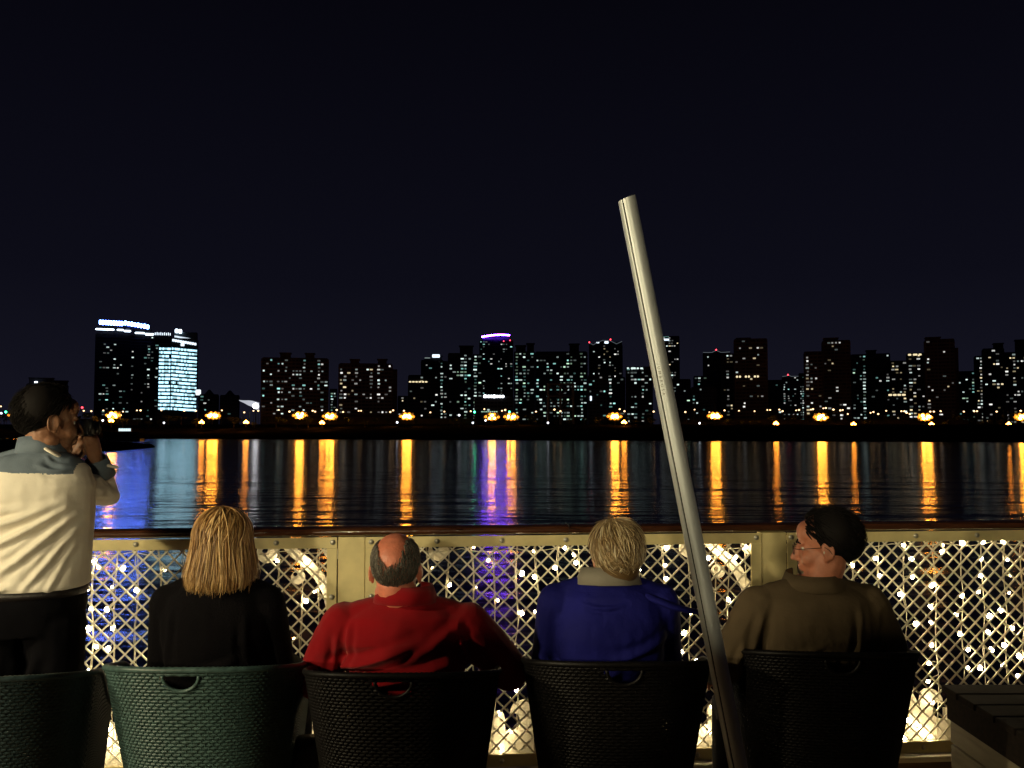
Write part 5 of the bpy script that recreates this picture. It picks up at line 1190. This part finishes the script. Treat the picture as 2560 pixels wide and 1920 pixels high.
# ================================================================== DECK LAMPS behind the viewer
def deck_lamp(loc, power, lb, radius=.10, color=LAMP):
    r = empty('deck_lamp', (loc[0], loc[1], 0), 0, label=lb, cat='deck lamp')
    bm = bmesh.new(); tube(bm, [(0, 0, 0), (0, 0, loc[2] - .16)], .03, 10); tube(bm, [(0, 0, 0), (0, 0, .03)], .12, 16); obj('lamp_post', bm, M_black, r)
    bm = bmesh.new(); tube(bm, [(0, 0, loc[2] + .14), (0, 0, loc[2] + .17), (0, 0, loc[2] + .21)], [.16, .15, .03], 20); obj('lamp_cap', bm, M_black, r)
    bm = bmesh.new(); ell(bm, (0, 0, loc[2]), (radius, radius, radius), sub=3); obj('lamp_globe', bm, emat('globe_' + lb[:4], color, power), r, True)
deck_lamp((-3.6, 1.0, 2.2), 620, 'nearer added warm globe lamp by the left end of the railing', .10)  # extra unseen lamp added to brighten the cream shirt and left sides
deck_lamp((-6.0, -3.6, 2.5), 1750, 'tall warm globe lamp at the left behind the viewer', .12)
deck_lamp((-.9, -5.6, 2.55), 950, 'tall warm globe lamp further behind the viewer', .12)
# unseen boarded screen added behind the viewer to shade the lower right
r = empty('light_block_screen', (0, -.80, 0), 0, label='chest-high boarded light screen added just behind the viewer', cat='screen')
for k in range(12):
    bm = bmesh.new(); box(bm, -3.4, 5.0, 0, .03, .02 + k * .13, .145 + k * .13); bevel(bm, .003, 1); obj('board', bm, M_darkwood, r)
for x_ in (-3.3, -2.1, -.9, .6, 2.1, 3.6, 4.9): bm = bmesh.new(); box(bm, x_, x_ + .06, .031, .09, 0, 1.59); obj('upright', bm, M_darkwood, r)
bm = bmesh.new(); box(bm, -3.45, 5.05, -.16, .12, 1.592, 1.63); bevel(bm, .004, 2); obj('screen_top', bm, M_darkwood, r)

r = empty('light_block_cabinet', (-2.62, -.82, 1.632), 0, label='small dark cabinet added on the screen to shade the pole', cat='cabinet')  # unseen box added to block lamp light from the lower pole
bm = bmesh.new(); box(bm, -.34, .34, -.10, .10, 0, .31); bevel(bm, .004, 2); obj('cabinet_body', bm, M_darkwood, r)
for x_ in (-.17, .17): bm = bmesh.new(); box(bm, x_ - .155, x_ + .155, .101, .115, .01, .30); bevel(bm, .003, 1); obj('door', bm, M_darkwood, r)
r = empty('light_block_parasol', (-1.28, 1.52, 0), 0, label='folded dark parasol added outside the left edge to shade the pole', cat='parasol')  # unseen blocker added so the near lamp leaves the pole foot dark
bm = bmesh.new(); tube(bm, [(0, 0, .06), (0, 0, 1.80)], .022, 14); obj('pole', bm, M_alu, r)
bm = bmesh.new(); N = 32; pr = None
for z, rr in ((.45, .15), (.6, .16), (1.0, .13), (1.4, .09), (1.66, .045), (1.70, .02)):
    L = [bm.verts.new((math.cos(2 * math.pi * k / N) * rr * (1 + .18 * math.cos(k * math.pi / 2)), math.sin(2 * math.pi * k / N) * rr * (1 + .18 * math.cos(k * math.pi / 2)), z)) for k in range(N)]
    if pr:
        for k in range(N): bm.faces.new((pr[k], pr[(k + 1) % N], L[(k + 1) % N], L[k]))
    pr = L
obj('folded_canopy', bm, C_dark, r, True)
bm = bmesh.new(); tube(bm, [(0, 0, 0), (0, 0, .06)], [.24, .22], 28); obj('base', bm, M_darkwood, r)
